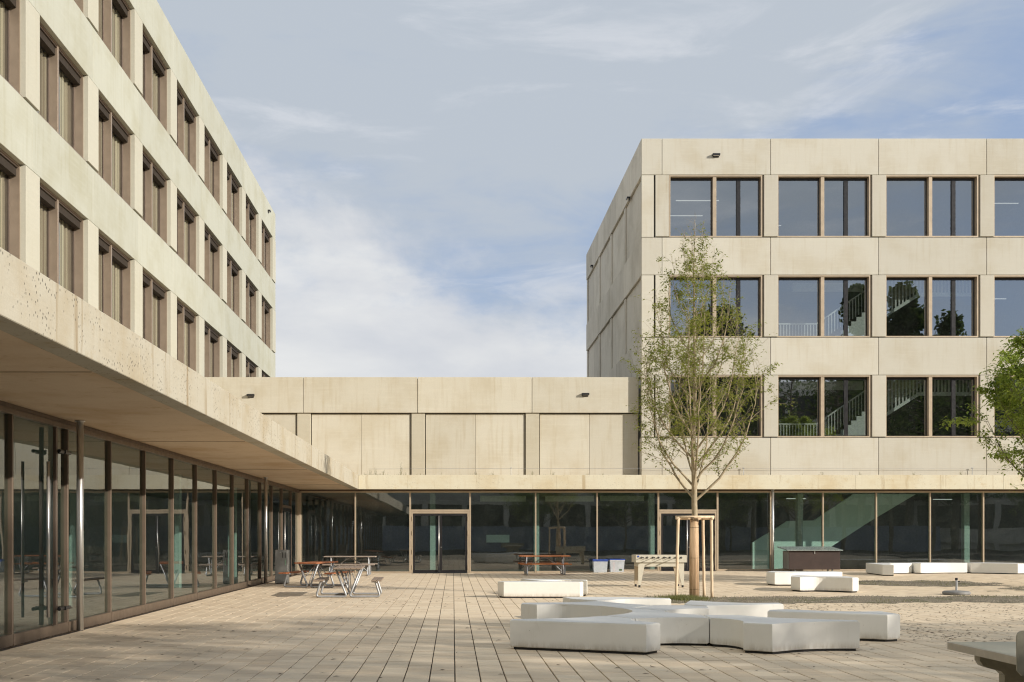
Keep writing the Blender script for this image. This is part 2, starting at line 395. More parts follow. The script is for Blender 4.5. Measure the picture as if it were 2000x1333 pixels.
# ================================================================== GROUND
def build_ground():
    m = MB(); m.quad((-900, -900, -.12), (900, -900, -.12), (900, 1500, -.12), (-900, 1500, -.12))
    tag(m.build('ground', 'ground'), kind='structure')
    # bedding under the pavers, follows the slight rise
    m = MB(); xs = list(np.arange(-8, 60.1, 1.0)); ys = list(np.arange(-30, 48.1, 1.0)); nx = len(xs)
    for y in ys:
        for x in xs: m.v.append((x, y, ground_h(x, y) - .018))
    for j in range(len(ys) - 1):
        for i in range(nx - 1): a = j * nx + i; m.f.append((a, a + 1, a + nx + 1, a + nx))
    bed = tag(m.build('courtyard_paving', 'bed'), kind='structure'); WP[bed] = Vector((0, 0, 0))
    W_, L_ = .285, .32; JX, JY = .014, .013
    near = []; far = []
    rnd = random.Random(3)
    for i in range(int((-6.45) / W_) - 0, int(34 / W_)):
        x0 = i * W_ + .02
        off = rnd.uniform(0, .32)
        y = 5.5 + off
        while y < 46.42:
            l = L_
            y1 = min(y + l, 46.44); cx, cy = x0 + W_ / 2, (y + y1) / 2
            if y1 - y > .1 and x0 > -6.42:
                vis = abs(cx - 1.25) if False else None
                px = VX + F * cx / cy
                inview = -20 < px < 2020 and cy > 11.8
                (near if inview else far).append((cx, cy, y1 - y, rnd.random(), rnd.uniform(-.002, .002), rnd.uniform(-.005, .005)))
            y += l
    near.sort(key=lambda p: p[1]); far += near[300:]; near = near[:300]
    meshes = []
    for k in range(10):
        bm = bmesh.new(); bmesh.ops.create_cube(bm, size=1); bmesh.ops.scale(bm, vec=(W_ - JX, L_ - JY, .03), verts=bm.verts)
        top = [e for e in bm.edges if all(v.co.z > 0 for v in e.verts)]
        bmesh.ops.bevel(bm, geom=top, offset=.004, segments=1, affect='EDGES')
        me = bpy.data.meshes.new('paver'); bm.to_mesh(me); bm.free(); me.materials.append(M['paver'])
        a = me.attributes.new('tone', 'FLOAT', 'POINT'); a.data.foreach_set('value', [k / 9] * len(me.vertices)); meshes.append(me)
    for cx, cy, l, t, dz, tilt in near:
        o = mesh_obj('paver', meshes[int(t * 9.99)], None, bed, (cx, cy, dz - .015)); o.rotation_euler = (tilt * .6, tilt, 0)
    v = []; f = []; tone = []
    for cx, cy, l, t, dz, tilt in far:
        i = len(v); a, b = (W_ - JX) / 2, (l - JY) / 2; z = ground_h(cx, cy) + dz; s = tilt * a
        v += [(cx - a, cy - b, z - s), (cx + a, cy - b, z + s), (cx + a, cy + b, z + s), (cx - a, cy + b, z - s)]
        v += [(cx - a, cy - b, z - .03), (cx + a, cy - b, z - .03), (cx + a, cy + b, z - .03), (cx - a, cy + b, z - .03)]
        f += [(i, i + 1, i + 2, i + 3), (i, i + 4, i + 5, i + 1), (i + 1, i + 5, i + 6, i + 2), (i + 2, i + 6, i + 7, i + 3), (i + 3, i + 7, i + 4, i)]
        tone += [t] * 8
    me = bpy.data.meshes.new('paver'); me.from_pydata(v, [], f); me.update()
    a = me.attributes.new('tone', 'FLOAT', 'POINT'); a.data.foreach_set('value', tone)
    o = mesh_obj('paver', me, 'paver', bed); tag(o, kind='stuff')
    return bed
paving = build_ground()

def patch(name, inside, x0, x1, y0, y1, step, hgt, mat, label=None):
    """a low uneven mound of loose material; inside(x, y) > 0 within it"""
    m = MB(); idx = {}
    nx = int((x1 - x0) / step) + 1; ny = int((y1 - y0) / step) + 1
    val = {}
    for j in range(ny):
        for i in range(nx):
            x = x0 + i * step; y = y0 + j * step
            k = inside(x, y) + .35 * (mnoise.fractal(Vector((x * 1.1, y * 1.1, 3)), 1, 2, 4))
            val[i, j] = (x, y, k)
    def vid(i, j):
        if (i, j) not in idx:
            x, y, k = val[i, j]; idx[i, j] = len(m.v)
            z = ground_h(x, y) + (.006 + hgt * min(1, k * 1.5) + .008 * mnoise.noise(Vector((x * 7, y * 7, 1))) if k > 0.02 else -.004)
            m.v.append((x, y, z))
        return idx[i, j]
    for j in range(ny - 1):
        for i in range(nx - 1):
            if max(val[i, j][2], val[i + 1, j][2], val[i, j + 1][2], val[i + 1, j + 1][2]) > 0.02:
                m.f.append((vid(i, j), vid(i + 1, j), vid(i + 1, j + 1), vid(i, j + 1)))
    o = m.build(name, mat, smooth=True); tag(o, label, None, None, 'structure'); return val
# loose gravel strip and bare patches round the trees
def in_strip(x, y):
    a = 1 - abs(y - (27.3 + .25 * math.sin(x * .6))) / 1.35
    b = min(1, (x - 5.0) / .8)
    return min(a, b)
def in_blobs(x, y):
    return max(1 - math.hypot((x - 15.1) / 2.4, (y - 35.3) / 1.7), 1 - math.hypot((x - 20.5) / 4.4, (y - 31.6) / 2.3))
strip = patch('gravel_strip', in_strip, 4.6, 26, 25.4, 29.4, .09, .02, 'gravel')
blobs = patch('gravel_patch', in_blobs, 12.2, 26, 28.9, 38, .10, .02, 'gravel')
def scatter():
    rnd = random.Random(11); st = MB(); gr = MB(); li = MB()
    cells = [(x, y) for (x, y, k) in list(strip.values()) + list(blobs.values()) if k > .08]
    for _ in range(16000):
        x, y = rnd.choice(cells); x += rnd.uniform(-.05, .05); y += rnd.uniform(-.05, .05); z = ground_h(x, y) + .018
        r = rnd.uniform(.008, .022); a = rnd.uniform(0, 3)
        p = [(x + r * math.cos(a + q * 2.09), y + r * math.sin(a + q * 2.09), z) for q in range(3)]; t = (x + rnd.uniform(-.3, .3) * r, y, z + r * .9)
        for q in range(3): st.tri(p[q], p[(q + 1) % 3], t)
    tag(st.build('gravel_stones', 'stone'), kind='stuff', label='loose grey brown gravel round the staked tree')
    def blade(mb, x, y, z, h, w, lean=.35):
        a = rnd.uniform(0, 6.28); dx, dy = math.cos(a) * w, math.sin(a) * w; l = rnd.uniform(-lean, lean) * h; l2 = rnd.uniform(-lean, lean) * h
        mb.tri((x - dx, y - dy, z), (x + dx, y + dy, z), (x + l, y + l2, z + h))
    for _ in range(9000):
        x, y = rnd.choice(cells)
        if mnoise.noise(Vector((x * .8, y * .8, 8))) < .12: continue
        blade(gr, x + rnd.uniform(-.06, .06), y + rnd.uniform(-.06, .06), ground_h(x, y) + .012, rnd.uniform(.02, .07), .006)
    for _ in range(3500):
        x = rnd.gauss(5.75, .24); y = rnd.gauss(27.4, .40); blade(gr, x, y, .012, rnd.uniform(.04, .11), .007)
    tag(gr.build('sparse_grass', 'grass'), kind='stuff', label='thin green weeds growing in the gravel strip')
    for _ in range(7500):
        if rnd.random() < .85: x = rnd.uniform(5.5, 19); y = rnd.uniform(16.5, 27)
        else: x = rnd.uniform(-6, 9); y = rnd.uniform(11, 30)
        if rnd.random() > .35 + 1.4 * max(0, mnoise.noise(Vector((x * .35, y * .35, 2)))): continue
        l = rnd.uniform(.012, .055); w = rnd.uniform(.004, .010); a = rnd.gauss(0, .4)
        dx, dy = math.cos(a) * l, math.sin(a) * l; z = ground_h(x, y) + .004
        li.quad((x - dx, y - dy, z), (x + w, y - w, z + .006), (x + dx, y + dy, z + .002), (x - w, y + w, z + .008))
    for k in range(900):            # dry bits swept against the glass on the left
        y = rnd.uniform(15.5, 37); x = -6.36 + abs(rnd.gauss(0, .05)); l = rnd.uniform(.01, .03)
        li.quad((x - l, y, .004), (x, y - l * .5, .010), (x + l, y, .006), (x, y + l * .5, .012))
    tag(li.build('leaf_litter', 'litter'), kind='stuff', label='dry twigs and leaf bits strewn over the paving')
scatter()

# ================================================================== GLAZED GROUND FLOOR WITH CANOPY
GX, GY = -6.5, 46.5                 # planes of the left and the back glass
CX, CY = -3.96, 46.0                # canopy edges
SOF, CTOP = 3.53, 4.125
pav = thing('glazed_pavilion', 'low glass fronted ground floor under a cantilevered pale concrete canopy slab', 'pavilion', (0, 46.5, 0))
def build_canopy():
    can = box('canopy', -10.8, CX - .3, -12, 75, SOF + .001, CTOP - .02, 'soffit', pav, 0)
    # back arm
    box('canopy_arm', CX - .3, 46, CY + .3, 75, SOF, CTOP - .022, 'soffit', pav, 0)
    # fascia of the left arm, poured in lengths
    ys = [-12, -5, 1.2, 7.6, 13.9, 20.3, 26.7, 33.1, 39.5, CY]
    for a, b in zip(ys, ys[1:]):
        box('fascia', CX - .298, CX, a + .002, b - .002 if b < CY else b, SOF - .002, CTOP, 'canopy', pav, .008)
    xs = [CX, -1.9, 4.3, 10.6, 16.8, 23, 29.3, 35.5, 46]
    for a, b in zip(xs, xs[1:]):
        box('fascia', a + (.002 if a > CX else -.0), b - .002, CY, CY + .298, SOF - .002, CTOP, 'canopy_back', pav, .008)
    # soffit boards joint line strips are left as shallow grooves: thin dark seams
    for y in (13.0, 22.6, 32.2, 41.8):
        box('soffit_seam', -10, CX - .31, y - .006, y + .006, SOF - .004, SOF + .001, 'core', pav, 0)
build_canopy()

def mullion_y(x, y, z0, z1, parent, w=.06, d=.15, mat='bronze'):      # on the back wall (plane y)
    return box('mullion', x - w / 2, x + w / 2, y - .055, y + d - .055, z0, z1, mat, parent, .004)
def build_back_glass():
    s = F / GY
    xs_px = [586, 694, 801, 918, 1046, 1166, 1285.5, 1401, 1505, 1607, 1711, 1816, 1920, 2024, 2128, 2232, 2336, 2440]
    X = [(p - VX) / s for p in xs_px]; X[0] = GX + .06
    HEAD = 3.40
    box('header', GX, X[-1], GY - .06, GY + .10, HEAD, HEAD + .075, 'bronze', pav)
    box('header_packer', GX, X[-1], GY - .02, GY + .08, HEAD + .077, SOF, 'bronze_dark', pav)
    doors = {2, 6}
    for i in range(len(X) - 1):
        a, b = X[i], X[i + 1]
        mullion_y(a, GY, 0.0, HEAD - .002, pav, .075 if i in (2, 3, 6, 7) else .06)
        g = ground_h((a + b) / 2, GY)
        if i in doors:
            box('transom', a + .04, b - .04, GY - .05, GY + .08, 2.60, 2.69, 'bronze', pav, .004)
            box('pane', a + .035, b - .035, GY + .010, GY + .022, 2.695, HEAD - .002, 'glass_low', pav, 0)
            fr = box('door_frame', a + .04, a + .115, GY - .045, GY + .07, g, 2.598, 'bronze', pav, .004)
            box('door_frame', b - .115, b - .04, GY - .045, GY + .07, g, 2.598, 'bronze', pav, .004)
            box('door_frame', a + .117, b - .117, GY - .045, GY + .07, 2.52, 2.598, 'bronze', pav, .004)
            mid = (a + b) / 2
            for k, (p, q) in enumerate(((a + .12, mid - .004), (mid + .004, b - .12))):
                m = MB(); st = .085
                m.box(p, p + st, GY - .03, GY + .03, g + .02, 2.515); m.box(q - st, q, GY - .03, GY + .03, g + .02, 2.515)
                m.box(p + st, q - st, GY - .03, GY + .03, g + .02, g + .14); m.box(p + st, q - st, GY - .03, GY + .03, 2.43, 2.515)
                d = m.build('door', 'black', pav, (0, 0, 0)); WP[d] = Vector((0, 0, 0)); d.location = -WP[pav]
                box('door_pane', p + st - .005, q - st + .005, GY - .004, GY + .004, g + .138, 2.432, 'glass_low', d, 0)
                if k == 0:
                    t = MB(); hx = q - .045; t.tube([(hx, GY - .105, g + .06), (hx, GY - .105, 2.42)], .019, 10)
                    for hz in (.5, 1.3, 2.1): t.tube([(hx, GY - .105, hz), (hx, GY - .03, hz)], .011, 6)
                    h = t.build('pull_handle', 'steel', d, (0, 0, 0), True); 
                else:
                    t = MB(); t.tube([(p + .04, GY - .05, 1.1), (p + .04, GY - .03, 1.1)], .02, 10); t.build('lock', 'steel', d)
                for hz in (.25, .9, 1.7, 2.3):
                    hx = p - .03 if k == 0 else q + .03
                    box('hinge', hx - .018, hx + .018, GY - .066, GY - .032, hz - .09, hz + .09, 'bronze', d, .003)
            box('door_sill', a + .12, b - .12, GY - .30, GY - .047, g - .01, g + .028, 'black', pav, .004)
        else:
            box('sill', a + .04, b - .04, GY - .045, GY + .09, -.02, g + .075, 'bronze', pav, .004)
            box('pane', a + .025, b - .025, GY + .010, GY + .022, g + .07, HEAD - .002, 'glass_low', pav, 0)
build_back_glass()
def build_left_glass():
    ys = [18.45 + 2.32 * k for k in range(-11, 13)]
    HEAD = 3.37; YE = GY - .12
    box('header', GX - .09, GX + .07, -10, YE, HEAD, HEAD + .08, 'bronze_left', pav)
    box('header_packer', GX - .07, GX + .03, -10, YE, HEAD + .082, SOF, 'bronze_dark', pav)
    for i, y in enumerate(ys):
        y1 = ys[i + 1] if i + 1 < len(ys) else YE
        w = .055
        box('mullion', GX - .08, GX + .05, y - w / 2, y + w / 2, 0, HEAD - .002, 'bronze_left', pav, .004)
        dz = 0.0
        if abs(y - 41.65) < .3:                # side door near the inner corner
            box('transom', GX - .07, GX + .06, y + .03, y1 - .03, 2.66, 2.76, 'bronze_left', pav)
            box('pane', GX - .02, GX - .008, y + .025, y1 - .025, 2.762, HEAD - .002, 'glass_low', pav, 0)
            m = MB(); a, b = y + .10, y1 - .10
            m.box(GX - .02, GX + .045, a, a + .08, .02, 2.655); m.box(GX - .02, GX + .045, b - .08, b, .02, 2.655)
            m.box(GX - .02, GX + .045, a + .08, b - .08, .02, .14); m.box(GX - .02, GX + .045, a + .08, b - .08, 2.55, 2.655)
            d = m.build('door', 'black', pav); WP[d] = Vector((0, 0, 0)); d.location = -WP[pav]
            box('door_pane', GX + .01, GX + .02, a + .075, b - .075, .138, 2.552, 'glass_low', d, 0)
            t = MB(); t.tube([(GX + .11, a + .06, .1), (GX + .11, a + .06, 2.5)], .018, 8); t.build('pull_handle', 'steel', d, (0, 0, 0), True)
            continue
        box('sill', GX - .08, GX + .06, y + .03, y1 - .03, -.02, .15, 'bronze_left', pav, .004)
        box('pane', GX - .02, GX - .008, y + .025, y1 - .025, .145, HEAD - .002, 'glass_low', pav, 0)
    # corner post pair
    for dy in (0, .16, .32):
        box('corner_post', GX - .05, GX + .09, GY - .10 - dy, GY - .02 - dy, 0, 3.40, 'bronze', pav, .004)
    # sliding door beside the near column: thicker leaf frame and long pull handles
    d = box('door_stile', GX + .08, GX + .13, 17.66, 17.74, .16, 3.34, 'bronze_dark', pav, .004)
    for (hy, hx) in ((17.15, GX + .19),):
        t = MB(); t.tube([(hx, hy, .32), (hx, hy, 2.75)], .024, 12)
        h = t.build('pull_handle', 'steel', pav, (0, 0, 0), True); h.location = -WP[pav]
    for hz in (.42, 2.95):
        m = MB(); m.box(GX + .08, GX + .24, 17.80, 17.86, hz - .03, hz + .03); m.tube([(GX + .2, 17.6, hz), (GX + .2, 18.1, hz)], .03, 8)
        b = m.build('door_bracket', 'black', pav); b.location = -WP[pav]
build_left_glass()
# round steel columns carrying the canopy
for (x, y, lab) in ((-6.27, 18.5, 'slim round steel column at the near left, in front of the glass wall'),
                    (-6.23, 36.6, 'slim round steel column near the inner corner beside the grey pedestal'),
                    (13.42, 46.22, 'slim round steel column in front of the glass left of the dark brown box')):
    t = MB(); g = ground_h(x, y); t.tube([(0, 0, g), (0, 0, SOF - .02)], .057, 24)
    t.tube([(0, 0, SOF - .022), (0, 0, SOF - .003)], .085, 24)
    o = t.build('steel_column', 'steel', None, (x, y, 0), False)
    for p in o.data.polygons: p.use_smooth = len(p.vertices) == 4
    tag(o, lab, 'column', 'round steel columns under the canopy')

# interiors behind the ground floor glass
def build_low_rooms():
    box('interior_floor', GX - 9, 45, GY + .12, 60, -.05, .02, 'room_floor', pav, 0)
    box('interior_ceiling', GX + .1, 45, GY + .12, 60, 3.44, 3.50, 'room', pav, 0)
    box('interior_wall', GX - 9, 45, 58, 58.2, .02, 3.44, 'room', pav, 0)
    box('interior_wall', GX - 8, GX - 7.8, -10, 58, .02, 3.44, 'room', pav, 0)
    box('interior_floor', GX - 8, GX - .1, -10, GY + .11, -.05, .02, 'room_floor', pav, 0)
    box('interior_ceiling', GX - 8, GX - .1, -10, 58, 3.44, 3.50, 'room', pav, 0)
    for x in (-.9 , 3.65, 8.7, 15.2, 22.5, 27.2):
        box('interior_column', x - .12, x + .12, 48.2, 48.5, .02, 3.44, 'pillar', pav, .01)
    for y in (15.4, 24.2, 33, 41.5):
        box('interior_column', GX - 2.0, GX - 1.7, y, y + .25, .02, 3.44, 'pillar', pav, .01)
    box('interior_column', GX - 4.2, GX - 2.4, 18.6, 18.8, .02, 3.44, 'white_in', pav, .01)
    # stair balustrade rising to the right
    zz = lambda y: EYE + (VY - y) * 49.2 / F
    xx = lambda x: (x - VX) * 49.2 / F
    P = [(1470, 1060), (1507, 1038), (1538, 1018), (1590, 1017), (1672, 962), (1795, 962), (1694, 1022), (1624, 1068), (1560, 1108), (1507, 1112), (1470, 1112)]
    poly_xz([(xx(a), zz(b)) for a, b in reversed(P)], 49.2, 49.38, 'stair_balustrade', 'white_in', pav, (0, 0, 0)).location = -WP[pav]
    for (a, b, c, d, mt) in ((938, 1027, 966, 980, 'curtain'), (1065, 1160, 964, 980, 'curtain'), (1172, 1258, 963, 979, 'curtain'), (950, 995, 1045, 1060, 'white_in')):
        k = box('notice_panel', (a - VX) * 50 / F, (b - VX) * 50 / F, 50, 50.05, EYE + (VY - d) * 50 / F, min(3.4, EYE + (VY - c) * 50 / F), mt, pav, 0)
    rnd = random.Random(5)
    for x, y in ((15.6, 51.5), (22.9, 52.5), (26.6, 51.2)):
        box('linear_lamp', x, x + .9, y, y + .05, 3.30, 3.33, 'lamp', pav, 0)
build_low_rooms()

# ================================================================== RIGHT TOWER
TY = 47.0; TS = F / TY; TX = 368 / TS
def tz(y): return EYE + (VY - y) * TY / F
def tx(x): return (x - VX) * TY / F
tower = thing('tower_building', 'square three storey block of sand coloured concrete panels with wide windows behind the young tree', 'building', (TX, TY, CTOP))
ST = 4.274; ROOF = tz(270.5); JT = [tz(342) - ST * k for k in range(3)]   # tops of window rows
WH = 2.667; BAY = 211 / TS; NB = 8; TY2 = 66.5
def build_tower():
    g = .010
    X1 = TX + NB * BAY + 1.1
    # dark core behind the panels, open where the windows are
    box('core_wall', TX + .2, X1, TY + .19, TY + .25, JT[0] + .02, ROOF - .05, 'core', tower, 0)
    for k in range(3):
        zt = JT[k] - WH; zb = (JT[k + 1] if k < 2 else CTOP - .3)
        box('core_wall', TX + .2, X1, TY + .19, TY + .25, zb, zt, 'core', tower, 0)
    # horizontal bands
    def band(z0, z1, mat='tower'):
        xs = [TX, tx(1293)] + [tx(1505) + BAY * i for i in range(NB)]
        for a, b in zip(xs, xs[1:]):
            box('panel', a + (g if a > TX else 0), b - g, TY, TY + .18, z0 + g, z1 - g, mat, tower, .008)
    band(JT[0], ROOF)
    band(JT[1], JT[0] - WH); band(JT[2], JT[1] - WH); band(CTOP - .0, JT[2] - WH)
    for k in range(3):
        z1 = JT[k]; z0 = z1 - WH
        box('pier', TX, tx(1277), TY, TY + .18, z0 + g, z1 - g, 'tower', tower, .008)
        box('pier', tx(1280), tx(1306), TY - .03, TY + .16, z0 + .035, z1 - .012, 'tower', tower, .008)
        box('core_wall', tx(1270), tx(1304), TY + .181, TY + .24, z0, z1, 'core', tower, 0)
        for i in range(NB):
            a = tx(1307) + BAY * i; b = tx(1489) + BAY * i
            if i < NB - 1: 
                box('pier', tx(1492) + BAY * i, tx(1519) + BAY * i, TY - .03, TY + .16, z0 + .035, z1 - .012, 'tower_pier', tower, .008)
                box('core_wall', b + .01, tx(1518) + BAY * i - .0, TY + .181, TY + .24, z0, z1, 'core', tower, 0)
            if i > 4: continue
            w = window_front(a, b, z0 + .01, z1 - .01)
    # rooms
    for z in (CTOP, CTOP + .0):
        pass
    for k in range(3):
        zf = JT[k] - WH - .75
        box('floor_slab', TX + .3, X1, TY + .26, TY + 9, zf - .3, zf, 'room', tower, 0)
    box('floor_slab', TX + .3, X1, TY + .26, TY + 19, ROOF - .9, ROOF - .4, 'room', tower, 0)
    box('back_wall', TX + .3, X1, TY + 9.01, TY + 9.2, CTOP, ROOF - .5, 'room', tower, 0)
    for i in (0, 3, 4):
        box('partition', tx(1505) + BAY * i + .0, tx(1505) + BAY * i + .12, TY + .4, TY + 9, CTOP, ROOF - .95, 'room', tower, 0)
    for k, i, y, l in ((0, 0, 1.6, 1.9), (0, 0, 3.9, 1.7), (0, 3, 2.0, 1.5), (1, 0, 1.8, 1.6), (1, 3, 1.9, .9), (2, 3, 1.5, 1.1), (0, 1, 5.5, 1.2)):
        x = tx(1335) + BAY * i; box('linear_lamp', x, x + l, TY + y, TY + y + .05, JT[k] - .62, JT[k] - .59, 'lamp', tower, 0)
def window_front(a, b, z0, z1):
    F0 = TY + .005; D = .26; t = .055
    m = MB()
    m.box(a, a + t, F0, F0 + D + .1, z0, z1); m.box(b - t, b, F0, F0 + D + .1, z0, z1)
    m.box(a + t, b - t, F0, F0 + D + .1, z1 - t, z1); m.box(a + t, b - t, F0, F0 + D + .1, z0, z0 + t)
    w = m.build('window', 'bronze', tower); WP[w] = Vector((0, 0, 0)); w.location = -WP[tower]
    mx = (a + b) / 2 - .04
    box('mullion', mx - .075, mx + .075, F0 + .03, F0 + D + .06, z0 + t, z1 - t, 'bronze', w, .004)
    yg = F0 + D
    # fixed light on the left, two sashes on the right
    def sash(p, q, fr, mat):
        m = MB(); u, v_ = z0 + t, z1 - t - .0
        m.box(p, p + fr, yg - .03, yg + .05, u, v_); m.box(q - fr, q, yg - .03, yg + .05, u, v_)
        m.box(p + fr, q - fr, yg - .03, yg + .05, v_ - .10, v_); m.box(p + fr, q - fr, yg - .03, yg + .05, u, u + fr)
        s = m.build('sash', mat, w)
        box('pane', p + fr - .004, q - fr + .004, yg, yg + .01, u + fr - .004, v_ - .096, 'glass_top', w, 0)
    sash(a + t, mx - .075, .035, 'black')
    r0 = mx + .075; r1 = b - t; c = r0 + (r1 - r0) * .52
    sash(r0, c, .045, 'black'); sash(c, r1, .045, 'black')
    box('stile_cover', c - .085, c + .085, yg - .06, yg - .031, z0 + t, z1 - t - .1, 'black', w, .004)
    return w
build_tower()
def build_tower_side():
    """shaded side facing the gap: recessed blind panels between bands"""
    g = .010; box('core_wall', TX + .19, TX + .25, TY + .2, TY2, CTOP + .2, ROOF - .05, 'core', tower, 0)
    bay = 4.55; y0 = TY + .18
    ys = [TY + .184] + [TY + .5 + bay * i for i in range(1, 5)] ; ys[-1] = TY2
    bands = [(JT[0], ROOF), (JT[1], JT[0] - WH), (JT[2], JT[1] - WH), (CTOP, JT[2] - WH)]
    for z0, z1 in bands:
        sub = []
        for a, b in zip(ys, ys[1:]): sub += [(a, (a + b) / 2), ((a + b) / 2, b)]
        for a, b in sub: box('side_panel', TX, TX + .18, a + g * .6, b - g * .6, z0 + g, z1 - g, 'side', tower, .006)
    for k in range(3):
        z1 = JT[k]; z0 = z1 - WH
        for a, b in zip(ys, ys[1:]):
            box('side_pier', TX + .03, TX + .19, b - .42, b - .01, z0 + .01, z1 - .01, 'side', tower, .006)
            c = a + .02; w = (b - .46 - c) / 2
            for j in range(2):
                box('side_panel', TX + .10, TX + .185, c + j * w + .006, c + (j + 1) * w - .006, z0 + .005, z1 - .005, 'side', tower, .006)
    X1 = TX + NB * BAY + 1.1
    box('back_wall', TX + .26, X1, TY2 - .3, TY2, CTOP, ROOF - .06, 'side', tower, 0)
    box('roof_slab', TX + .26, X1, TY + .26, TY2 - .31, ROOF - .35, ROOF - .12, 'core', tower, 0)
build_tower_side()
# stairs seen through the second and third windows of the two lower storeys
def build_stairs():
    for k, lab in ((1, 'white steel staircase with thin balusters behind the middle storey windows'),
                   (2, 'white steel staircase with thin balusters behind the lowest upper storey windows')):
        z0 = JT[k] - WH + .05; x0 = tx(1523)
        t = thing('staircase', lab, 'staircase', (x0, TY + 1.8, z0 - .75), group='staircases behind the tower windows')
        yA = TY + .75; kx = (yA) / F; X_ = lambda p: (p - VX) * kx; _0 = 0
        dy = 0 if k == 2 else -195.5
        zz = lambda p: EYE + (VY - (p + dy)) * kx
        xa, xb, xc = X_(1519), X_(1594), X_(1699)
        m = MB(); m.tube([(xa, yA, zz(829)), (xb, yA, zz(829)), (xc, yA, zz(757))], .035, 6); m.build('handrail', 'white_rail', t).location = -WP[t]
        x = xa
        while x < xc:
            f = max(0, (x - xb) / (xc - xb)); zt = zz(829 - 72 * f); zb = zz(868 - 72 * f)
            box('baluster', x - .016, x + .016, yA - .012, yA + .012, zb, zt, 'white_rail', t, 0); x += .13
        # steps climbing behind the rail
        m = MB(); N = 7; u0, u1 = X_(1640), X_(1712)
        for i in range(N):
            a = u0 + (u1 - u0) * i / N; b = u0 + (u1 - u0) * (i + 1) / N; m.box(a, b, yA + .5, yA + .56, zz(880), zz(846 - 62 * i / N))
        m.build('steps', 'white_in', t).location = -WP[t]
        # sloping stringer of the upper flight with slats standing on it, then the level landing
        sa, sb, sc = X_(1728), X_(1802), X_(1905); q = yA + .35
        poly_xz([(sa, zz(818)), (sb, zz(771)), (sc, zz(771)), (sc, zz(764)), (sb, zz(764)), (sa, zz(811))], q, q + .12, 'stringer', 'white_in', t).location = -WP[t]
        poly_xz([(sa, zz(805)), (sb, zz(758)), (sb + .7, zz(736)), (sa, zz(736))], q + .5, q + .55, 'soffit_panel', 'curtain', t).location = -WP[t]
        x = sa
        while x < sc:
            f = min(1, (x - sa) / (sb - sa)); zb = zz(812 - 47 * f)
            box('baluster', x - .035, x + .035, q, q + .02, zb, zz(736), 'white_rail', t, 0); x += .155
        box('ceiling_edge', X_(1560), X_(1699), yA + .8, yA + .9, zz(757), zz(740), 'white_in', t, 0)
build_stairs()

# ================================================================== LINK BUILDING
LY = 47.33; LS = F / LY
def lz(y): return EYE + (VY - y) * LY / F
def lx(x): return (x - VX) * LY / F
link = thing('link_building', 'low windowless link of pale concrete panels joining the two taller blocks', 'building', (0, LY, CTOP))
def build_link():
    g = .011; x0 = -10.80; x1 = TX - .06
    B = 223.5 / LS; top, mid = lz(737), lz(807)
    js = [lx(592) + B * i for i in range(-1, 3)]
    xs = [x0] + [j for j in js if j > x0 + .3] + [x1]
    for a, b in zip(xs, xs[1:]): box('panel', a + g, b - g, LY, LY + .2, mid + g, top, 'link', link, .008)
    zb = CTOP + .06
    for i in range(-1, 3):
        p0 = lx(580) + B * i; p1 = lx(606.5) + B * i
        if p0 > x0: box('pier', p0, p1, LY + .07, LY + .25, zb, mid - .005, 'link_pier', link, .008)
        q0 = max(x0, p1 + .03); q2 = min(x1, p0 + B - .04)
        if q2 > q0:
            qm = (p1 + p0 + B) / 2
            for a, b in ((q0, min(qm, q2)), (qm, q2)):
                if b - a > .2: box('panel', a + .004, b - .007, LY + .14, LY + .28, zb, mid - .03, 'link', link, .006)
    box('core_wall', x0, x1, LY + .29, LY + .35, CTOP, top - .03, 'core', link, 0)
    box('roof_slab', x0, x1, LY + .36, 64, top - .5, top - .2, 'core', link, 0)
build_link()

# ================================================================== LEFT BLOCK
LX = -10.86
leftb = thing('classroom_building', 'tall left block of greenish grey concrete with rows of deep brown framed windows', 'building', (LX, 28.9, CTOP))
def build_left():
    g = .006; bay = 4.784; Y0 = 28.90; YE = 67.3; OW = 3.846
    top = EYE + 19.62; rows = [EYE + v for v in (17.95, 13.68, 9.41, 5.14)]; H = 2.62
    ks = range(-2, 8)
    ylo = Y0 + bay * -2 - .47
    # bands: panel joints at the middle of the piers
    js = [Y0 + bay * k - (bay - OW) / 2 for k in ks] + [YE]
    bands = [(rows[0], top)] + [(rows[i + 1], rows[i] - H) for i in range(3)] + [(CTOP, rows[3] - H)]
    for z0, z1 in bands:
        for a, b in zip(js, js[1:]): box('panel', LX - .18, LX, a + g, b - g, z0 + g, z1 - g, 'left', leftb, .008)
    box('near_wall', LX - 14, LX - .02, -12, ylo, CTOP, top - .02, 'left', leftb, .01)
    for r, zt in enumerate(rows):
        z0 = zt - H
        for k in ks:
            a = Y0 + bay * k; b = a + OW
            e = YE if k == 7 else b + bay - OW
            box('pier', LX - .16, LX + .012, b + .0, e - .0, z0 + .07, zt - .01, 'left_pier', leftb, .008)
            box('core_wall', LX - .5, LX - .161, b + .03, e - .03, z0, zt, 'core', leftb, 0)
            if r == 3 and k > 3:  pass
            window_left(a, b, z0, zt)
        box('floor_slab', LX - 8, LX - .55, ylo, YE - .2, z0 - .4, z0 - .02, 'room', leftb, 0)
    box('core_wall', LX - .24, LX - .185, ylo, YE, CTOP, top - .05, 'core', leftb, 0) if False else None
    for z0, z1 in bands:
        box('core_wall', LX - .25, LX - .185, ylo, YE - .1, z0, z1 - .05, 'core', leftb, 0)
    box('end_wall', LX - 14, LX - .185, YE - .2, YE, CTOP, top, 'left', leftb, .01)
    box('roof_slab', LX - 14, LX - .26, ylo, YE - .21, top - .5, top - .2, 'core', leftb, 0)
    box('back_wall', LX - 8.2, LX - 8.0, ylo, YE - .21, CTOP, top - .52, 'curtain', leftb, 0)
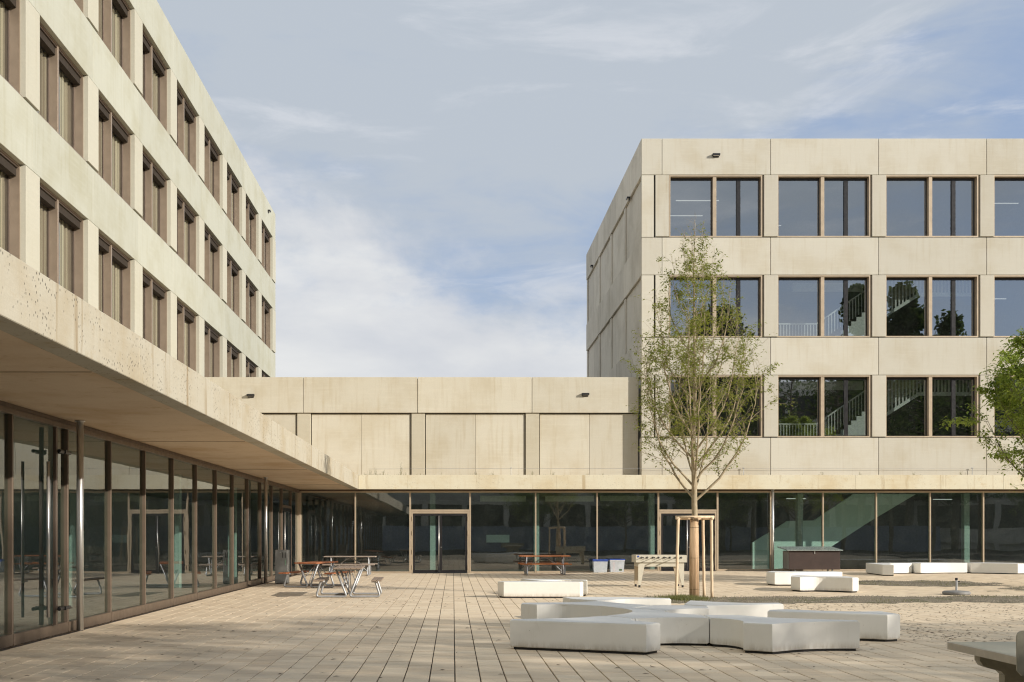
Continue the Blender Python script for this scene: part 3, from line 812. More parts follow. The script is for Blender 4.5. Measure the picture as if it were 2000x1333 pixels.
def window_left(a, b, z0, z1):
    key = 'winleft'; D0, D1 = .14, .42; t = .05
    if key in _cache:
        src = _cache[key]; w = src.copy(); col.objects.link(w); w.location = src.location + Vector((0, a - _cache['wl_a'], z0 - _cache['wl_z']))
        for ch in src.children:
            c = ch.copy(); col.objects.link(c); c.parent = w
        return
    m = MB(); X = 0.; ya, yb, za, zb = 0, b - a, 0., z1 - z0
    m.box(X - D1 - .06, X - D0, ya, ya + t, za, zb); m.box(X - D1 - .06, X - D0, yb - t, yb, za, zb)
    m.box(X - D1 - .06, X - D0, ya + t, yb - t, zb - t, zb); m.box(X - D1 - .06, X - D0 + .1, ya + t, yb - t, za, za + t)
    w = m.build('window', 'bronze_top', leftb, (LX, a, z0))
    o = Vector((LX, a, z0))
    def bb(name, x0, x1, y0, y1, p, q, mat, bev=.003): return box(name, LX + x0, LX + x1, a + y0, a + y1, z0 + p, z0 + q, mat, w, bev)
    mid = (b - a) * .47
    bb('mullion', -D1 - .02, -D0 - .01, mid - .05, mid + .05, t, zb - t, 'bronze_top')
    for yy in (.09, mid + .09, mid - .065, yb - .07):
        bb('sash_rail', -D1 - .02, -D1 + .035, yy - .015, yy + .015, t + .002, zb - t - .002, 'bronze_dark')
    bb('head_box', -D1 + .01, -D0 - .075, t + .01, mid - .06, zb - t - .26, zb - t - .002, 'headbox')
    bb('head_box', -D1 + .01, -D0 - .075, mid + .06, yb - t - .01, zb - t - .26, zb - t - .002, 'headbox')
    bb('head_rail', -D0 - .07, -D0 - .03, t + .005, yb - t - .005, zb - t - .045, zb - t - .002, 'bronze_dark')
    bb('pane', -D1 - .005, -D1 + .005, t, mid - .05, t, zb - t, 'glass_left', 0)
    bb('pane', -D1 - .005, -D1 + .005, mid + .05, yb - t, t, zb - t, 'glass_left', 0)
    for (c0, c1) in ((.55, mid - .045), (mid + .55, yb - .03)):  # pleated sheet added behind each pane to carry the painted reflections
        m = MB(); n = int((c1 - c0) / .03)
        for i in range(n + 1):
            y = c0 + (c1 - c0) * i / n; x = -D1 - .062 + .034 * math.sin(y * 23 + math.sin(y * 9)) + .012 * math.sin(y * 51)
            m.v += [(LX + x, a + y, z0 + .06), (LX + x, a + y, z0 + zb - .28)]
        for i in range(n): m.f.append((2 * i, 2 * i + 2, 2 * i + 3, 2 * i + 1))
        c = m.build('curtain', 'curtain_left', w, (0, 0, 0), True); c.location = -WP[w]
    _cache[key] = w; _cache['wl_a'] = a; _cache['wl_z'] = z0
build_left()

# ================================================================== WALL LIGHTS
def wall_light(pos, nrm, lab):
    t = thing('wall_light', lab, 'wall light', pos, math.atan2(nrm[1], nrm[0]) + math.pi / 2, 'small black wall lights')
    def L(name, x0, x1, y0, y1, z0, z1, mat):
        o = bpy.data.objects.new(name, box_mesh(x1 - x0, y1 - y0, z1 - z0, mat, .004)); col.objects.link(o); o.parent = t
        o.location = ((x0 + x1) / 2, (y0 + y1) / 2, (z0 + z1) / 2)
    L('housing', -.16, .16, -.15, -.0, -.01, .07, 'black'); L('back_plate', -.13, .13, -.03, -.001, -.07, -.012, 'black')
    L('lens', -.12, .12, -.13, -.04, -.016, -.011, 'white')
wall_light((tx(1398), TY, tz(305)), (0, -1), 'small black wall light high on the tower front above its first window')
wall_light((lx(490), LY, lz(774)), (0, -1), 'small black wall light on the link parapet near the left block')
wall_light((lx(1143), LY, lz(772)), (0, -1), 'small black wall light on the link parapet near the tower')
wall_light((TX, TY * 368 / 345, tz(270) - 2.2 + .55), (-1, 0), 'small wall light on the shaded tower side nearer the front corner')
wall_light((TX, TY * 368 / 273, tz(270) - 2.0 + .5), (-1, 0), 'small wall light on the shaded tower side at its far end')
wall_light((LX, 64.6, EYE + 19.0), (1, 0), 'small wall light on the far top corner of the left block')

# ================================================================== ROOF EDGE PLANTS AND CABLE
WL = ['nearest to the inner canopy corner', 'second from the inner canopy corner', 'third from the inner canopy corner', 'tall one just left of a link pier',
      'under the middle joint of the link panels', 'left of the first cable post', 'below the right link pier', 'right of the right link pier',
      'left one below the tower windows', 'second one below the tower windows', 'third one below the tower windows', 'rightmost below the tower, by the cable post']
def build_roof_edge():
    rnd = random.Random(21); m = MB()
    def sprig(mb, x, y, z, h, n):
        for _ in range(n):
            a = rnd.uniform(0, 6.28); r = rnd.uniform(.0, .1); bx, by = x + r * math.cos(a), y + r * math.sin(a)
            hh = h * rnd.uniform(.5, 1); lx_, ly_ = rnd.uniform(-.25, .25) * hh, rnd.uniform(-.2, .2) * hh
            mb.tube([(bx, by, z), (bx + lx_ * .4, by + ly_ * .4, z + hh * .55), (bx + lx_, by + ly_, z + hh)], [.004, .003, .001], 3, False)
            for q in range(int(hh / .035)):
                t = rnd.uniform(.2, 1); px, py, pz = bx + lx_ * t, by + ly_ * t, z + hh * t; b = rnd.uniform(0, 6.28); l = rnd.uniform(.015, .035)
                mb.tri((px, py, pz), (px + l * math.cos(b), py + l * math.sin(b), pz + rnd.uniform(-.01, .025)), (px + l * .6 * math.cos(b + .7), py + l * .6 * math.sin(b + .7), pz + .01))
    for _ in range(420):
        x = rnd.uniform(-3.8, 26)
        dens = 1 if x < -1.9 else (.5 if x < 0 else .22)
        if rnd.random() > dens: continue
        sprig(m, x, rnd.uniform(46.35, 46.8), CTOP - .02, rnd.uniform(.05, .17), 2)
    tag(m.build('roof_grass', 'grass'), 'thin weeds sprouting along the back canopy edge', kind='stuff')
    for k, (px, h) in enumerate(((722, .34), (733, .42), (748, .3), (782, .62), (930, .26), (962, .22), (1040, .25), (1080, .3), (1605, .22), (1682, .2), (1786, .2), (1876, .26))):
        mm = MB(); x = (px - VX) * 46.5 / F
        sprig(mm, 0, 0, 0, h, 6)
        o = mm.build('roof_weed', 'grass', None, (x, 46.5, CTOP - .02))
        tag(o, 'wispy weed on the canopy edge, ' + WL[k], 'weed', 'weeds along the canopy edge')
    c = thing('safety_cable', 'thin steel safety cable on short posts along the canopy roof edge', 'cable', (0, 46.9, CTOP))
    t = MB(); t.tube([(-3.6, 46.9, CTOP + .30), (2.5, 46.9, CTOP + .33), (13, 46.9, CTOP + .31), (30, 46.9, CTOP + .30)], .006, 4)
    t.build('wire', 'galv', c).location = -WP[c]
    for px in (998, 1452, 1899):
        x = (px - VX) * 46.9 / F; t = MB(); t.tube([(x, 46.9, CTOP - .02), (x, 46.9, CTOP + .32)], .012, 6); t.tube([(x - .04, 46.9, CTOP + .34), (x + .04, 46.9, CTOP + .34)], .02, 6)
        t.build('post', 'galv', c).location = -WP[c]
build_roof_edge()

# ================================================================== WHITE BENCHES
def smooth_poly(items):
    """items: ('p', x, y) corner or ('c', x, y) a point of a curve between corners; returns polygon points"""
    pts = []; n = len(items); st = next(i for i, it in enumerate(items) if it[0] == 'p'); items = items[st:] + items[:st]
    i = 0
    while i < n:
        c0 = Vector(items[i][1:]); ctrl = []; j = i + 1
        while j < n and items[j][0] == 'c': ctrl.append(Vector(items[j][1:])); j += 1
        c1 = Vector(items[j % n][1:])
        pts.append(tuple(c0))
        if ctrl:
            ch = [c0] + ctrl + [c1]; P = [ch[0] * 2 - ch[1]] + ch + [ch[-1] * 2 - ch[-2]]
            for k in range(1, len(P) - 2):
                for s in range(8):
                    if k == 1 and s == 0: continue
                    t = s / 8; a, b, c, d = P[k - 1:k + 3]
                    pts.append(tuple(.5 * (2 * b + (c - a) * t + (2 * a - 5 * b + 4 * c - d) * t * t + (3 * b - a - 3 * c + d) * t ** 3)))
        i = j
    return pts
def bench(items, lab, grp, h=.41):
    poly = smooth_poly(items)
    area = sum(poly[i][0] * poly[(i + 1) % len(poly)][1] - poly[(i + 1) % len(poly)][0] * poly[i][1] for i in range(len(poly)))
    if area < 0: poly = poly[::-1]
    cx = sum(p[0] for p in poly) / len(poly); cy = sum(p[1] for p in poly) / len(poly); g = ground_h(cx, cy)
    loc = [(x - cx, y - cy) for x, y in poly]
    t = thing('concrete_bench', lab, 'bench', (cx, cy, g), 0, grp)
    bm = bmesh.new()
    vb = [bm.verts.new((x, y, .035)) for x, y in loc]; vt = [bm.verts.new((x, y, h)) for x, y in loc]; n = len(loc)
    bot = bm.faces.new(vb[::-1]); top = bm.faces.new(vt)
    for i in range(n): bm.faces.new((vb[i], vb[(i + 1) % n], vt[(i + 1) % n], vt[i]))
    bm.edges.ensure_lookup_table()
    ed = []
    for e in bm.edges:
        if all(f in (top, bot) or True for f in e.link_faces):
            if top in e.link_faces or bot in e.link_faces: ed.append(e)
            elif e.calc_face_angle(0) > .5: ed.append(e)
    bmesh.ops.bevel(bm, geom=ed, offset=.012, segments=2, affect='EDGES', clamp_overlap=True)
    for f in bm.faces:
        if f.normal.z > .99 and f.calc_center_median().z > h - .01: f.material_index = 1
    me = bpy.data.meshes.new('seat_block'); bm.to_mesh(me); bm.free(); me.materials.append(M['bench']); me.materials.append(M['bench_top'])
    o = bpy.data.objects.new('seat_block', me); col.objects.link(o); o.parent = t
    m = MB(); s = .955; m.prism([(x * s, y * s) for x, y in loc], .0, .04)
    b = m.build('plinth', 'bench_base'); b.parent = t; b.location = (0, 0, 0)
    return t
def P(*a): return [('c' if len(q) == 3 else 'p', q[0], q[1]) for q in a]
G1 = 'white curved benches of the star shaped cluster'
bench(P((.80, 15.45), (2.58, 14.70), (2.82, 14.98), (2.50, 15.42, 1), (2.60, 15.72), (2.25, 16.30), (1.75, 15.90, 1), (1.25, 15.72, 1), (.82, 15.62)),
      'long straight sided white bench at the very front of the cluster', G1)
bench(P((2.615, 15.73), (2.9, 15.9, 1), (3.3, 15.97, 1), (3.69, 15.88), (3.72, 16.45), (3.45, 16.75, 1), (3.30, 17.1, 1), (3.36, 17.42), (2.95, 18.0), (2.51, 18.55), (2.78, 17.9, 1), (2.82, 17.3, 1), (2.62, 16.75, 1), (2.265, 16.31)),
      'white hub piece in the middle of the star shaped cluster with a concave front', G1)
bench(P((3.705, 15.88), (3.95, 15.62, 1), (4.02, 15.3, 1), (3.95, 14.98), (4.28, 14.76), (4.72, 15.06, 1), (5.15, 15.20, 1), (5.62, 15.22), (5.66, 15.42), (5.1, 15.66, 1), (4.6, 15.95, 1), (4.25, 16.45), (3.735, 16.45)),
      'white bench at the front right of the cluster with a concave front face', G1)
bench(P((4.94, 17.30), (6.51, 16.50), (6.75, 16.62), (6.72, 17.25), (6.3, 17.2, 1), (5.8, 17.4, 1), (5.35, 17.75), (5.05, 17.6)),
      'straight fronted white bench at the right end of the cluster', G1)
bench(P((3.375, 17.43), (3.6, 17.72, 1), (3.85, 17.88, 1), (4.17, 17.95), (4.27, 18.45), (3.95, 18.75), (3.4, 18.75), (2.97, 18.02)),
      'small white bench piece behind the hub of the cluster', G1)
bench(P((3.98, 19.0), (4.29, 18.62), (5.72, 19.05), (5.76, 19.45), (5.2, 19.4, 1), (4.7, 19.7, 1), (4.33, 20.15)),
      'white bench of the cluster just in front of the staked tree', G1)
bench(P((1.18, 19.15), (1.44, 18.92), (1.95, 19.02, 1), (2.49, 18.58), (2.94, 18.03), (3.38, 18.78), (3.0, 19.2, 1), (2.62, 19.95), (2.1, 19.6, 1), (1.22, 19.45)),
      'white bench at the back left of the cluster with a tan shaded end', G1)
bench(P((2.12, 21.3), (2.2, 20.7), (2.63, 20.05), (3.2, 20.5, 1), (4.07, 20.55), (4.12, 20.9), (3.3, 21.2)),
      'rearmost white bench of the cluster left of the tree', G1)
G2 = 'pair of white benches between the two doors'
bench(P((1.15, 28.4), (1.29, 28.05), (3.22, 27.95), (3.34, 28.25), (2.8, 28.5, 1), (2.2, 28.75), (1.6, 28.65, 1)), 'long white bench before the glass doors, nearer of the pair', G2)
bench(P((1.85, 30.2), (2.25, 28.8), (2.9, 29.3, 1), (3.52, 29.0), (3.6, 29.5), (2.7, 29.9, 1)), 'white bench half hidden behind the long one before the glass doors', G2)
G3 = 'pair of white benches right of the tree'
bench(P((9.82, 34.5), (9.92, 33.95), (10.6, 34.0, 1), (11.5, 34.3), (12.2, 34.5), (12.15, 35.1), (11.2, 35.0, 1), (10.2, 35.3)), 'white bench right of the tree, farther one of its pair', G3)
bench(P((9.62, 31.35), (9.74, 30.9), (10.4, 31.0, 1), (11.05, 30.45), (11.27, 30.6), (11.3, 31.6), (10.8, 31.8, 1), (10.2, 32.6), (9.9, 32.2)), 'white bench right of the tree, nearer one of its pair', G3)
G4 = 'chain of white benches by the glass at the right'
bench(P((16.27, 43.4), (15.92, 40.8), (16.25, 40.6), (16.8, 42.3, 1), (18.0, 43.2), (18.05, 43.9), (17.2, 43.8, 1)), 'left white bench of the chain by the glass, right of the dark box', G4)
bench(P((18.08, 43.15), (18.2, 42.85), (19.2, 43.25, 1), (20.25, 43.35), (20.3, 43.9), (19.0, 44.5), (18.1, 43.9)), 'middle white bench of the chain by the glass on the right', G4)
bench(P((20.38, 43.3), (20.9, 43.0, 1), (21.7, 42.3), (22.1, 42.4), (22.3, 43.6), (21.4, 44.2, 1), (20.4, 43.9)), 'right white bench of the chain, cut by the right edge', G4)

# ================================================================== PICNIC TABLES
def arc_path(pts, r=.09, n=5):
    out = [Vector(pts[0])]
    for a, b, c in zip(pts, pts[1:], pts[2:]):
        a, b, c = Vector(a), Vector(b), Vector(c); u = (a - b).normalized(); v = (c - b).normalized()
        rr = min(r, (a - b).length * .45, (c - b).length * .45); p0 = b + u * rr; p1 = b + v * rr
        for i in range(n + 1):
            t = i / n; out.append((1 - t) ** 2 * p0 + 2 * t * (1 - t) * b + t * t * p1)
    out.append(Vector(pts[-1])); return out
def picnic_table(loc, rz, L_, wood, lab):
    """boards run along local y"""
    t = thing('picnic_table', lab, 'picnic table', loc, rz, 'picnic tables with galvanised tube frames')
    def L(name, x0, x1, y0, y1, z0, z1, mat):
        o = bpy.data.objects.new(name, box_mesh(x1 - x0, y1 - y0, z1 - z0, mat, .006)); col.objects.link(o); o.parent = t
        o.location = ((x0 + x1) / 2, (y0 + y1) / 2, (z0 + z1) / 2); return o
    for i in range(5):
        x = -.36 + i * .146; L('tabletop_board', x, x + .136, -L_ / 2, L_ / 2, .735, .775, wood)
    for sgn in (-1, 1):
        for i in range(2):
            x = sgn * .74 + (i - 1) * .135 + .0; L('seat_board', x, x + .125, -L_ / 2, L_ / 2, .425, .465, wood)
    for y in (-L_ / 2 + .28, L_ / 2 - .28):
        for sgn in (-1, 1):
            p = arc_path([(sgn * .31, y, .725), (sgn * .035, y, .028), (sgn * .82, y, .028), (sgn * .70, y, .415), (sgn * .60, y, .418)], .085)
            m = MB(); m.tube(p, .029, 10); o = m.build('frame_tube', 'galv', None, (0, 0, 0), True); o.parent = t
        m = MB(); m.box(-.34, .34, y - .02, y + .02, .705, .733); m.tube([(-.0, y, .10), (0, y * .15, .70)], .014, 6)
        o = m.build('brace', 'galv'); o.parent = t
    for sgn in (-1, 1):
        m = MB(); m.tube([(sgn * .14, sgn * (L_ / 2 - .28), .30), (sgn * .02, 0, .715)], .014, 6); o = m.build('brace', 'galv'); o.parent = t
    return t
picnic_table((-2.72, 28.95, 0), R(2), 1.95, 'wood_brown', 'weathered grey picnic table standing end on, nearest of the three on the left')
picnic_table((-4.25, 34.3, 0), R(-14), 1.9, 'wood_red', 'red brown topped picnic table beside the grey pedestal, seen end on')
picnic_table((-4.1, 43.9, 0), R(90), 2.05, 'wood_grey', 'picnic table seen side on before the glass left of the first door')
picnic_table((3.7, 44.6, .005), R(90), 2.05, 'wood_orange', 'orange brown picnic table seen side on against the glass between the doors')

# ================================================================== PEDESTAL
def pedestal():
    t = thing('service_pedestal', 'slim grey metal post box standing near the inner corner beside the round column', 'pedestal', (-5.65, 36.4, 0))
    box('body', -5.86, -5.44, 36.2, 36.6, .02, 1.12, 'grey_box', t, .012); box('foot', -5.84, -5.46, 36.22, 36.58, 0, .02, 'black', t, 0)
    for x in (-5.60, -5.52): box('slot', x - .012, x + .012, 36.192, 36.203, .86, 1.04, 'black', t, 0)
    box('sticker', -5.53, -5.50, 36.194, 36.1995, .62, .80, 'green', t, 0)
    box('lock', -5.70, -5.67, 36.19, 36.2, 1.03, 1.06, 'steel', t, 0)
pedestal()

# ================================================================== FOOTBALL TABLE
def football():
    X0, X1 = (1241 - VX) * 33.4 / F, (1340 - VX) * 33.4 / F; Y0, Y1 = 33.3, 34.1; g = ground_h(6.3, 33.6)
    t = thing('football_table', 'cream outdoor table football game with player rods standing left of the tree', 'football table', ((X0 + X1) / 2, 33.7, g))
    m = MB(); w = .05
    m.box(X0, X1, Y0, Y0 + w, g + .76, g + .98); m.box(X0, X1, Y1 - w, Y1, g + .76, g + .98)
    m.box(X0, X0 + w, Y0 + w, Y1 - w, g + .76, g + .98); m.box(X1 - w, X1, Y0 + w, Y1 - w, g + .76, g + .98)
    m.build('cabinet', 'play', t).location = -WP[t]
    box('pitch', X0 + w, X1 - w, Y0 + w, Y1 - w, g + .80, g + .83, 'grass', t, 0)
    box('apron', X0 + .07, X1 - .07, Y0 + .05, Y1 - .05, g + .63, g + .759, 'play', t, .006)
    for sx in (0, 1):
        for sy in (0, 1):
            xa = X0 + .075 if sx == 0 else X1 - .075; d = 1 if sx == 0 else -1; y = Y0 + .03 if sy == 0 else Y1 - .09
            pl = [(xa, g + .07), (xa + d * .075, g + .07), (xa + d * .20, g + .70), (xa, g + .70)]
            if d < 0: pl = pl[::-1]
            poly_xz(pl, y, y + .06, 'leg', 'play' if sy == 0 else 'play_dark', t).location = -WP[t]
            mm = MB(); mm.tube([(xa + d * .04, y + .03, g), (xa + d * .04, y + .03, g + .072)], .034, 10); mm.build('foot', 'black', t).location = -WP[t]
    n = 8; fm = MB()
    for i in range(n):
        x = X0 + .17 + (X1 - X0 - .34) * i / (n - 1); side = i % 2 == 0
        mm = MB(); mm.tube([(x, Y0 - (.30 if side else .12), g + .905), (x, Y1 + (.12 if side else .3), g + .905)], .010, 6)
        r = mm.build('rod', 'steel', t); r.location = -WP[t]; WP[r] = Vector((0, 0, 0))
        hh = MB(); yb = Y0 - .31 if side else Y1 + .31; hh.tube([(x, yb, g + .905), (x, yb + (.12 if side else -.12), g + .905)], .02, 8); hh.build('handle', 'black', r)
        hh = MB(); hh.tube([(x, Y0 - .03, g + .905), (x, Y0 - .001, g + .905)], .03, 8); hh.build('bearing', 'black', r)
        pm = MB()
        for q in range(3):
            y = Y0 + .18 + q * .2; pm.box(x - .02, x + .02, y - .03, y + .03, g + .845, g + .97)
        pm.build('players', 'black' if i % 2 else 'red', r)
    mm = MB(); mm.tube([(X0 + .07, Y0 - .012, g + .94), (X0 + .07, Y0, g + .94)], .03, 10); mm.build('ball_cup', 'blue', t).location = -WP[t]
football()

# ================================================================== STORAGE BOXES
def crate(xa, xb, lab, second):
    y = 45.75; X0, X1 = (xa - VX) * y / F, (xb - VX) * y / F; g = ground_h(X0, y); H = .50
    t = thing('storage_box', lab, 'storage box', ((X0 + X1) / 2, y + .2, g), 0, 'clear plastic boxes with blue lids')
    cx = (X0 + X1) / 2; w = (X1 - X0) / 2; bm = MB()
    a = w * .84; b = w * .93; d0, d1 = .17, .20; cy = y + .2; th = .006
    def wall(p0, p1, q0, q1):        # outer quad and an inner one a few millimetres in
        bm.quad((p0[0], p0[1], g + .01), (p1[0], p1[1], g + .01), (q1[0], q1[1], g + H), (q0[0], q0[1], g + H))
    wall((cx - a, cy - d0), (cx + a, cy - d0), (cx - b, cy - d1), (cx + b, cy - d1))
    wall((cx + a, cy - d0), (cx + a, cy + d0), (cx + b, cy - d1), (cx + b, cy + d1))
    wall((cx + a, cy + d0), (cx - a, cy + d0), (cx + b, cy + d1), (cx - b, cy + d1))
    wall((cx - a, cy + d0), (cx - a, cy - d0), (cx - b, cy + d1), (cx - b, cy - d1))
    bm.quad((cx - a, cy - d0, g + .01), (cx - a, cy + d0, g + .01), (cx + a, cy + d0, g + .01), (cx + a, cy - d0, g + .01))
    o = bm.build('tub', 'clear', t); o.location = -WP[t]
    sm = o.modifiers.new('thickness', 'SOLIDIFY'); sm.thickness = .004
    box('lid', cx - w, cx + w, cy - .225, cy + .225, g + H, g + H + .05, 'blue', t, .012)
    box('rim', cx - w * .96, cx + w * .96, cy - .21, cy + .21, g + H - .03, g + H - .001, 'blue' if not second else 'white', t, .004)
    rnd = random.Random(9 if second else 4)
    for k in range(26 if not second else 20):
        m = MB(); px = cx + rnd.uniform(-a + .06, a - .06); py = cy + rnd.uniform(-.12, .10); pz = g + .04 + rnd.uniform(0, .16 if not second else .3)
        u = Vector((rnd.uniform(-1, 1), rnd.uniform(-1, 1), rnd.uniform(-1, 1))).normalized() * rnd.uniform(.02, .05)
        m.tube([Vector((px, py, pz)) - u, (px, py, pz + .01), Vector((px, py, pz)) + u], [.012, .03, .018], 6)
        m.build('toy', rnd.choice(['white', 'green', 'white', 'grey_box'] if not second else ['white', 'white', 'curtain', 'red']), t).location = -WP[t]
    if second:
        box('orange_pack', cx - .18, cx - .10, cy - .15, cy - .10, g + .03, g + .42, 'red', t, .004)
        box('sticker', cx + .08, cx + .20, cy - d0 - .012, cy - d0 - .008, g + .07, g + .13, 'label', t, 0)
crate(1158, 1188, 'clear plastic box with blue lid holding grey green bits, left one of two', False)
crate(1190.5, 1221, 'clear plastic box with blue lid and an orange pack inside, right one of two', True)

# ================================================================== BROWN CHEST
def chest():
    y = 45.0; X0, X1 = (1541 - VX) * y / F, (1641 - VX) * y / F; g = ground_h(X0, y); c = (X0 + X1) / 2
    t = thing('storage_chest', 'dark brown wheeled chest with a pale sloping lid standing before the glass', 'chest', (c, y + .4, g))
    box('body', X0, X1, y, y + .8, g + .10, g + .86, 'brownbox', t, .01)
    box('side_panel', X0 - .02, X0 - .002, y + .02, y + .78, g + .12, g + .84, 'grey_box', t, 0)
    m = MB(); x0, x1 = X0 - .10, X1 + .08
    v = [(x0, y - .10, g + .87), (x1, y - .10, g + .87), (x1 - .12, y + .92, g + 1.0), (x0 - .12, y + .92, g + 1.0)]
    m.v = v + [(a, b, c_ + .035) for a, b, c_ in v]; m.f = [(0, 3, 2, 1), (4, 5, 6, 7), (0, 1, 5, 4), (1, 2, 6, 5), (2, 3, 7, 6), (3, 0, 4, 7)]
    m.build('lid', 'lid', t).location = -WP[t]
    box('latch', c - .02, c + .02, y - .02, y - .002, g + .74, g + .85, 'steel', t, .003)
    for x in (X0 + .28, X1 - .28):
        for yy in (y + .12, y + .66):
            m = MB(); m.tube([(x - .02, yy, g + .05), (x + .02, yy, g + .05)], .05, 12); m.box(x - .03, x + .03, yy - .03, yy + .03, g + .08, g + .10)
            m.build('caster', 'galv', t).location = -WP[t]
chest()

# ================================================================== PARASOL BASE
def parasol_base():
    x, y = (1868 - VX) * 29.6 / F, 29.6; g = ground_h(x, y)
    t = thing('parasol_base', 'round grey parasol base with an empty stub pole on the gravel at right', 'parasol base', (x, y, g))
    m = MB(); prof = [(.0, 0), (.33, 0), (.355, .03), (.35, .075), (.31, .10), (.10, .115), (.05, .12)]; n = 28
    for r, z in prof:
        for j in range(n): a = 6.2832 * j / n; m.v.append((r * math.cos(a), r * math.sin(a), z))
    for k in range(len(prof) - 1):
        for j in range(n): m.f.append((k * n + j, k * n + (j + 1) % n, (k + 1) * n + (j + 1) % n, (k + 1) * n + j))
    m.f.append(tuple((len(prof) - 1) * n + j for j in range(n)))
    o = m.build('weight', 'base_grey', None, (0, 0, 0), True); o.parent = t
    m = MB(); m.tube([(0, 0, .11), (0, 0, .40)], .027, 12); o = m.build('stub_pole', 'galv'); o.parent = t
    m = MB(); m.tube([(0, 0, .39), (0, 0, .45)], .036, 10); m.tube([(.03, 0, .36), (.09, 0, .36)], .014, 6); o = m.build('knob', 'black'); o.parent = t
parasol_base()

# ================================================================== TABLE TENNIS TABLE
def pingpong():
    x0, x1, y0, y1 = 3.905, 5.43, 5.96, 8.70
    t = thing('table_tennis_table', 'outdoor concrete table tennis table cut off at the lower right corner', 'table tennis table', ((x0 + x1) / 2, 7.33, 0))
    box('tabletop', x0 + .012, x1 - .012, y0 + .012, y1 - .012, .705, .7605, 'slab', t, .004)
    for a in ((x0, x0 + .011, y0, y1), (x1 - .011, x1, y0, y1), (x0 + .0115, x1 - .0115, y0, y0 + .011), (x0 + .0115, x1 - .0115, y1 - .011, y1)):
        box('edge_strip', *a, .70, .7585, 'slab_edge', t, .002)
    n = MB(); 
    # solid steel net with rounded corners
    a, b, z0, z1, r = x0 - .152, x1 + .152, .70, .915 + .05, .04
    poly = [(a, z0)]
    poly = [(a + .02, .69), (a + .02, .69)]
    poly = []
    for cx_, cz_, s in ((b - r, z1 - r, 0), (a + r, z1 - r, 90)):
        for q in range(6): an = R(s + 90 * q / 5); poly.append((cx_ + r * math.cos(an), cz_ + r * math.sin(an)))
    poly += [(a, .70), (a + .03, .665), (x0 - .01, .665), (x0 - .01, .765), (x1 + .01, .765), (x1 + .01, .665), (b - .03, .665), (b, .70)]
    poly_xz(poly[::-1], 7.325, 7.338, 'net', 'net', t).location = -WP[t]
    for yc in (8.42, 6.24):
        poly = [(4.03, .695), (4.03, .64), (4.055, .60), (4.10, .582), (4.19, .560), (4.22, .53), (4.22, .0), (4.50, .0), (4.52, .40), (4.57, .44), (4.76, .44), (4.81, .40), (4.83, 0), (5.11, 0), (5.11, .53), (5.14, .56), (5.23, .582), (5.28, .60), (5.305, .64), (5.305, .695)]
        poly_xz(poly, yc, yc + .09, 'leg', 'net', t).location = -WP[t]
pingpong()

# ================================================================== TREES
def leaf_cluster(mb, p, rnd, n, size, droop=.6, spread=.10):
    for _ in range(n):
        a = rnd.uniform(0, 6.2832); e = rnd.uniform(-.9, .5) * droop
        o = Vector((rnd.gauss(0, spread), rnd.gauss(0, spread), rnd.gauss(-.02, spread * .8))); q = p + o
        d = Vector((math.cos(a), math.sin(a), e)).normalized(); s = d.cross(Vector((rnd.uniform(-.4, .4), rnd.uniform(-.4, .4), 1))).normalized(); l = size * rnd.uniform(.6, 1.3); w = l * rnd.uniform(.22, .34)
        mid = q + d * l * .5; tip = q + d * l + Vector((0, 0, -.25 * l))
        mb.quad(tuple(q), tuple(mid + s * w), tuple(tip), tuple(mid - s * w))
def curve_pts(p0, d0, L_, n, rnd, wob, lift):
    pts = [Vector(p0)]; d = Vector(d0).normalized(); st = L_ / n
    for i in range(n):
        d = (d + Vector((rnd.gauss(0, wob), rnd.gauss(0, wob), rnd.gauss(0, wob * .6) + lift))).normalized(); pts.append(pts[-1] + d * st)
    return pts
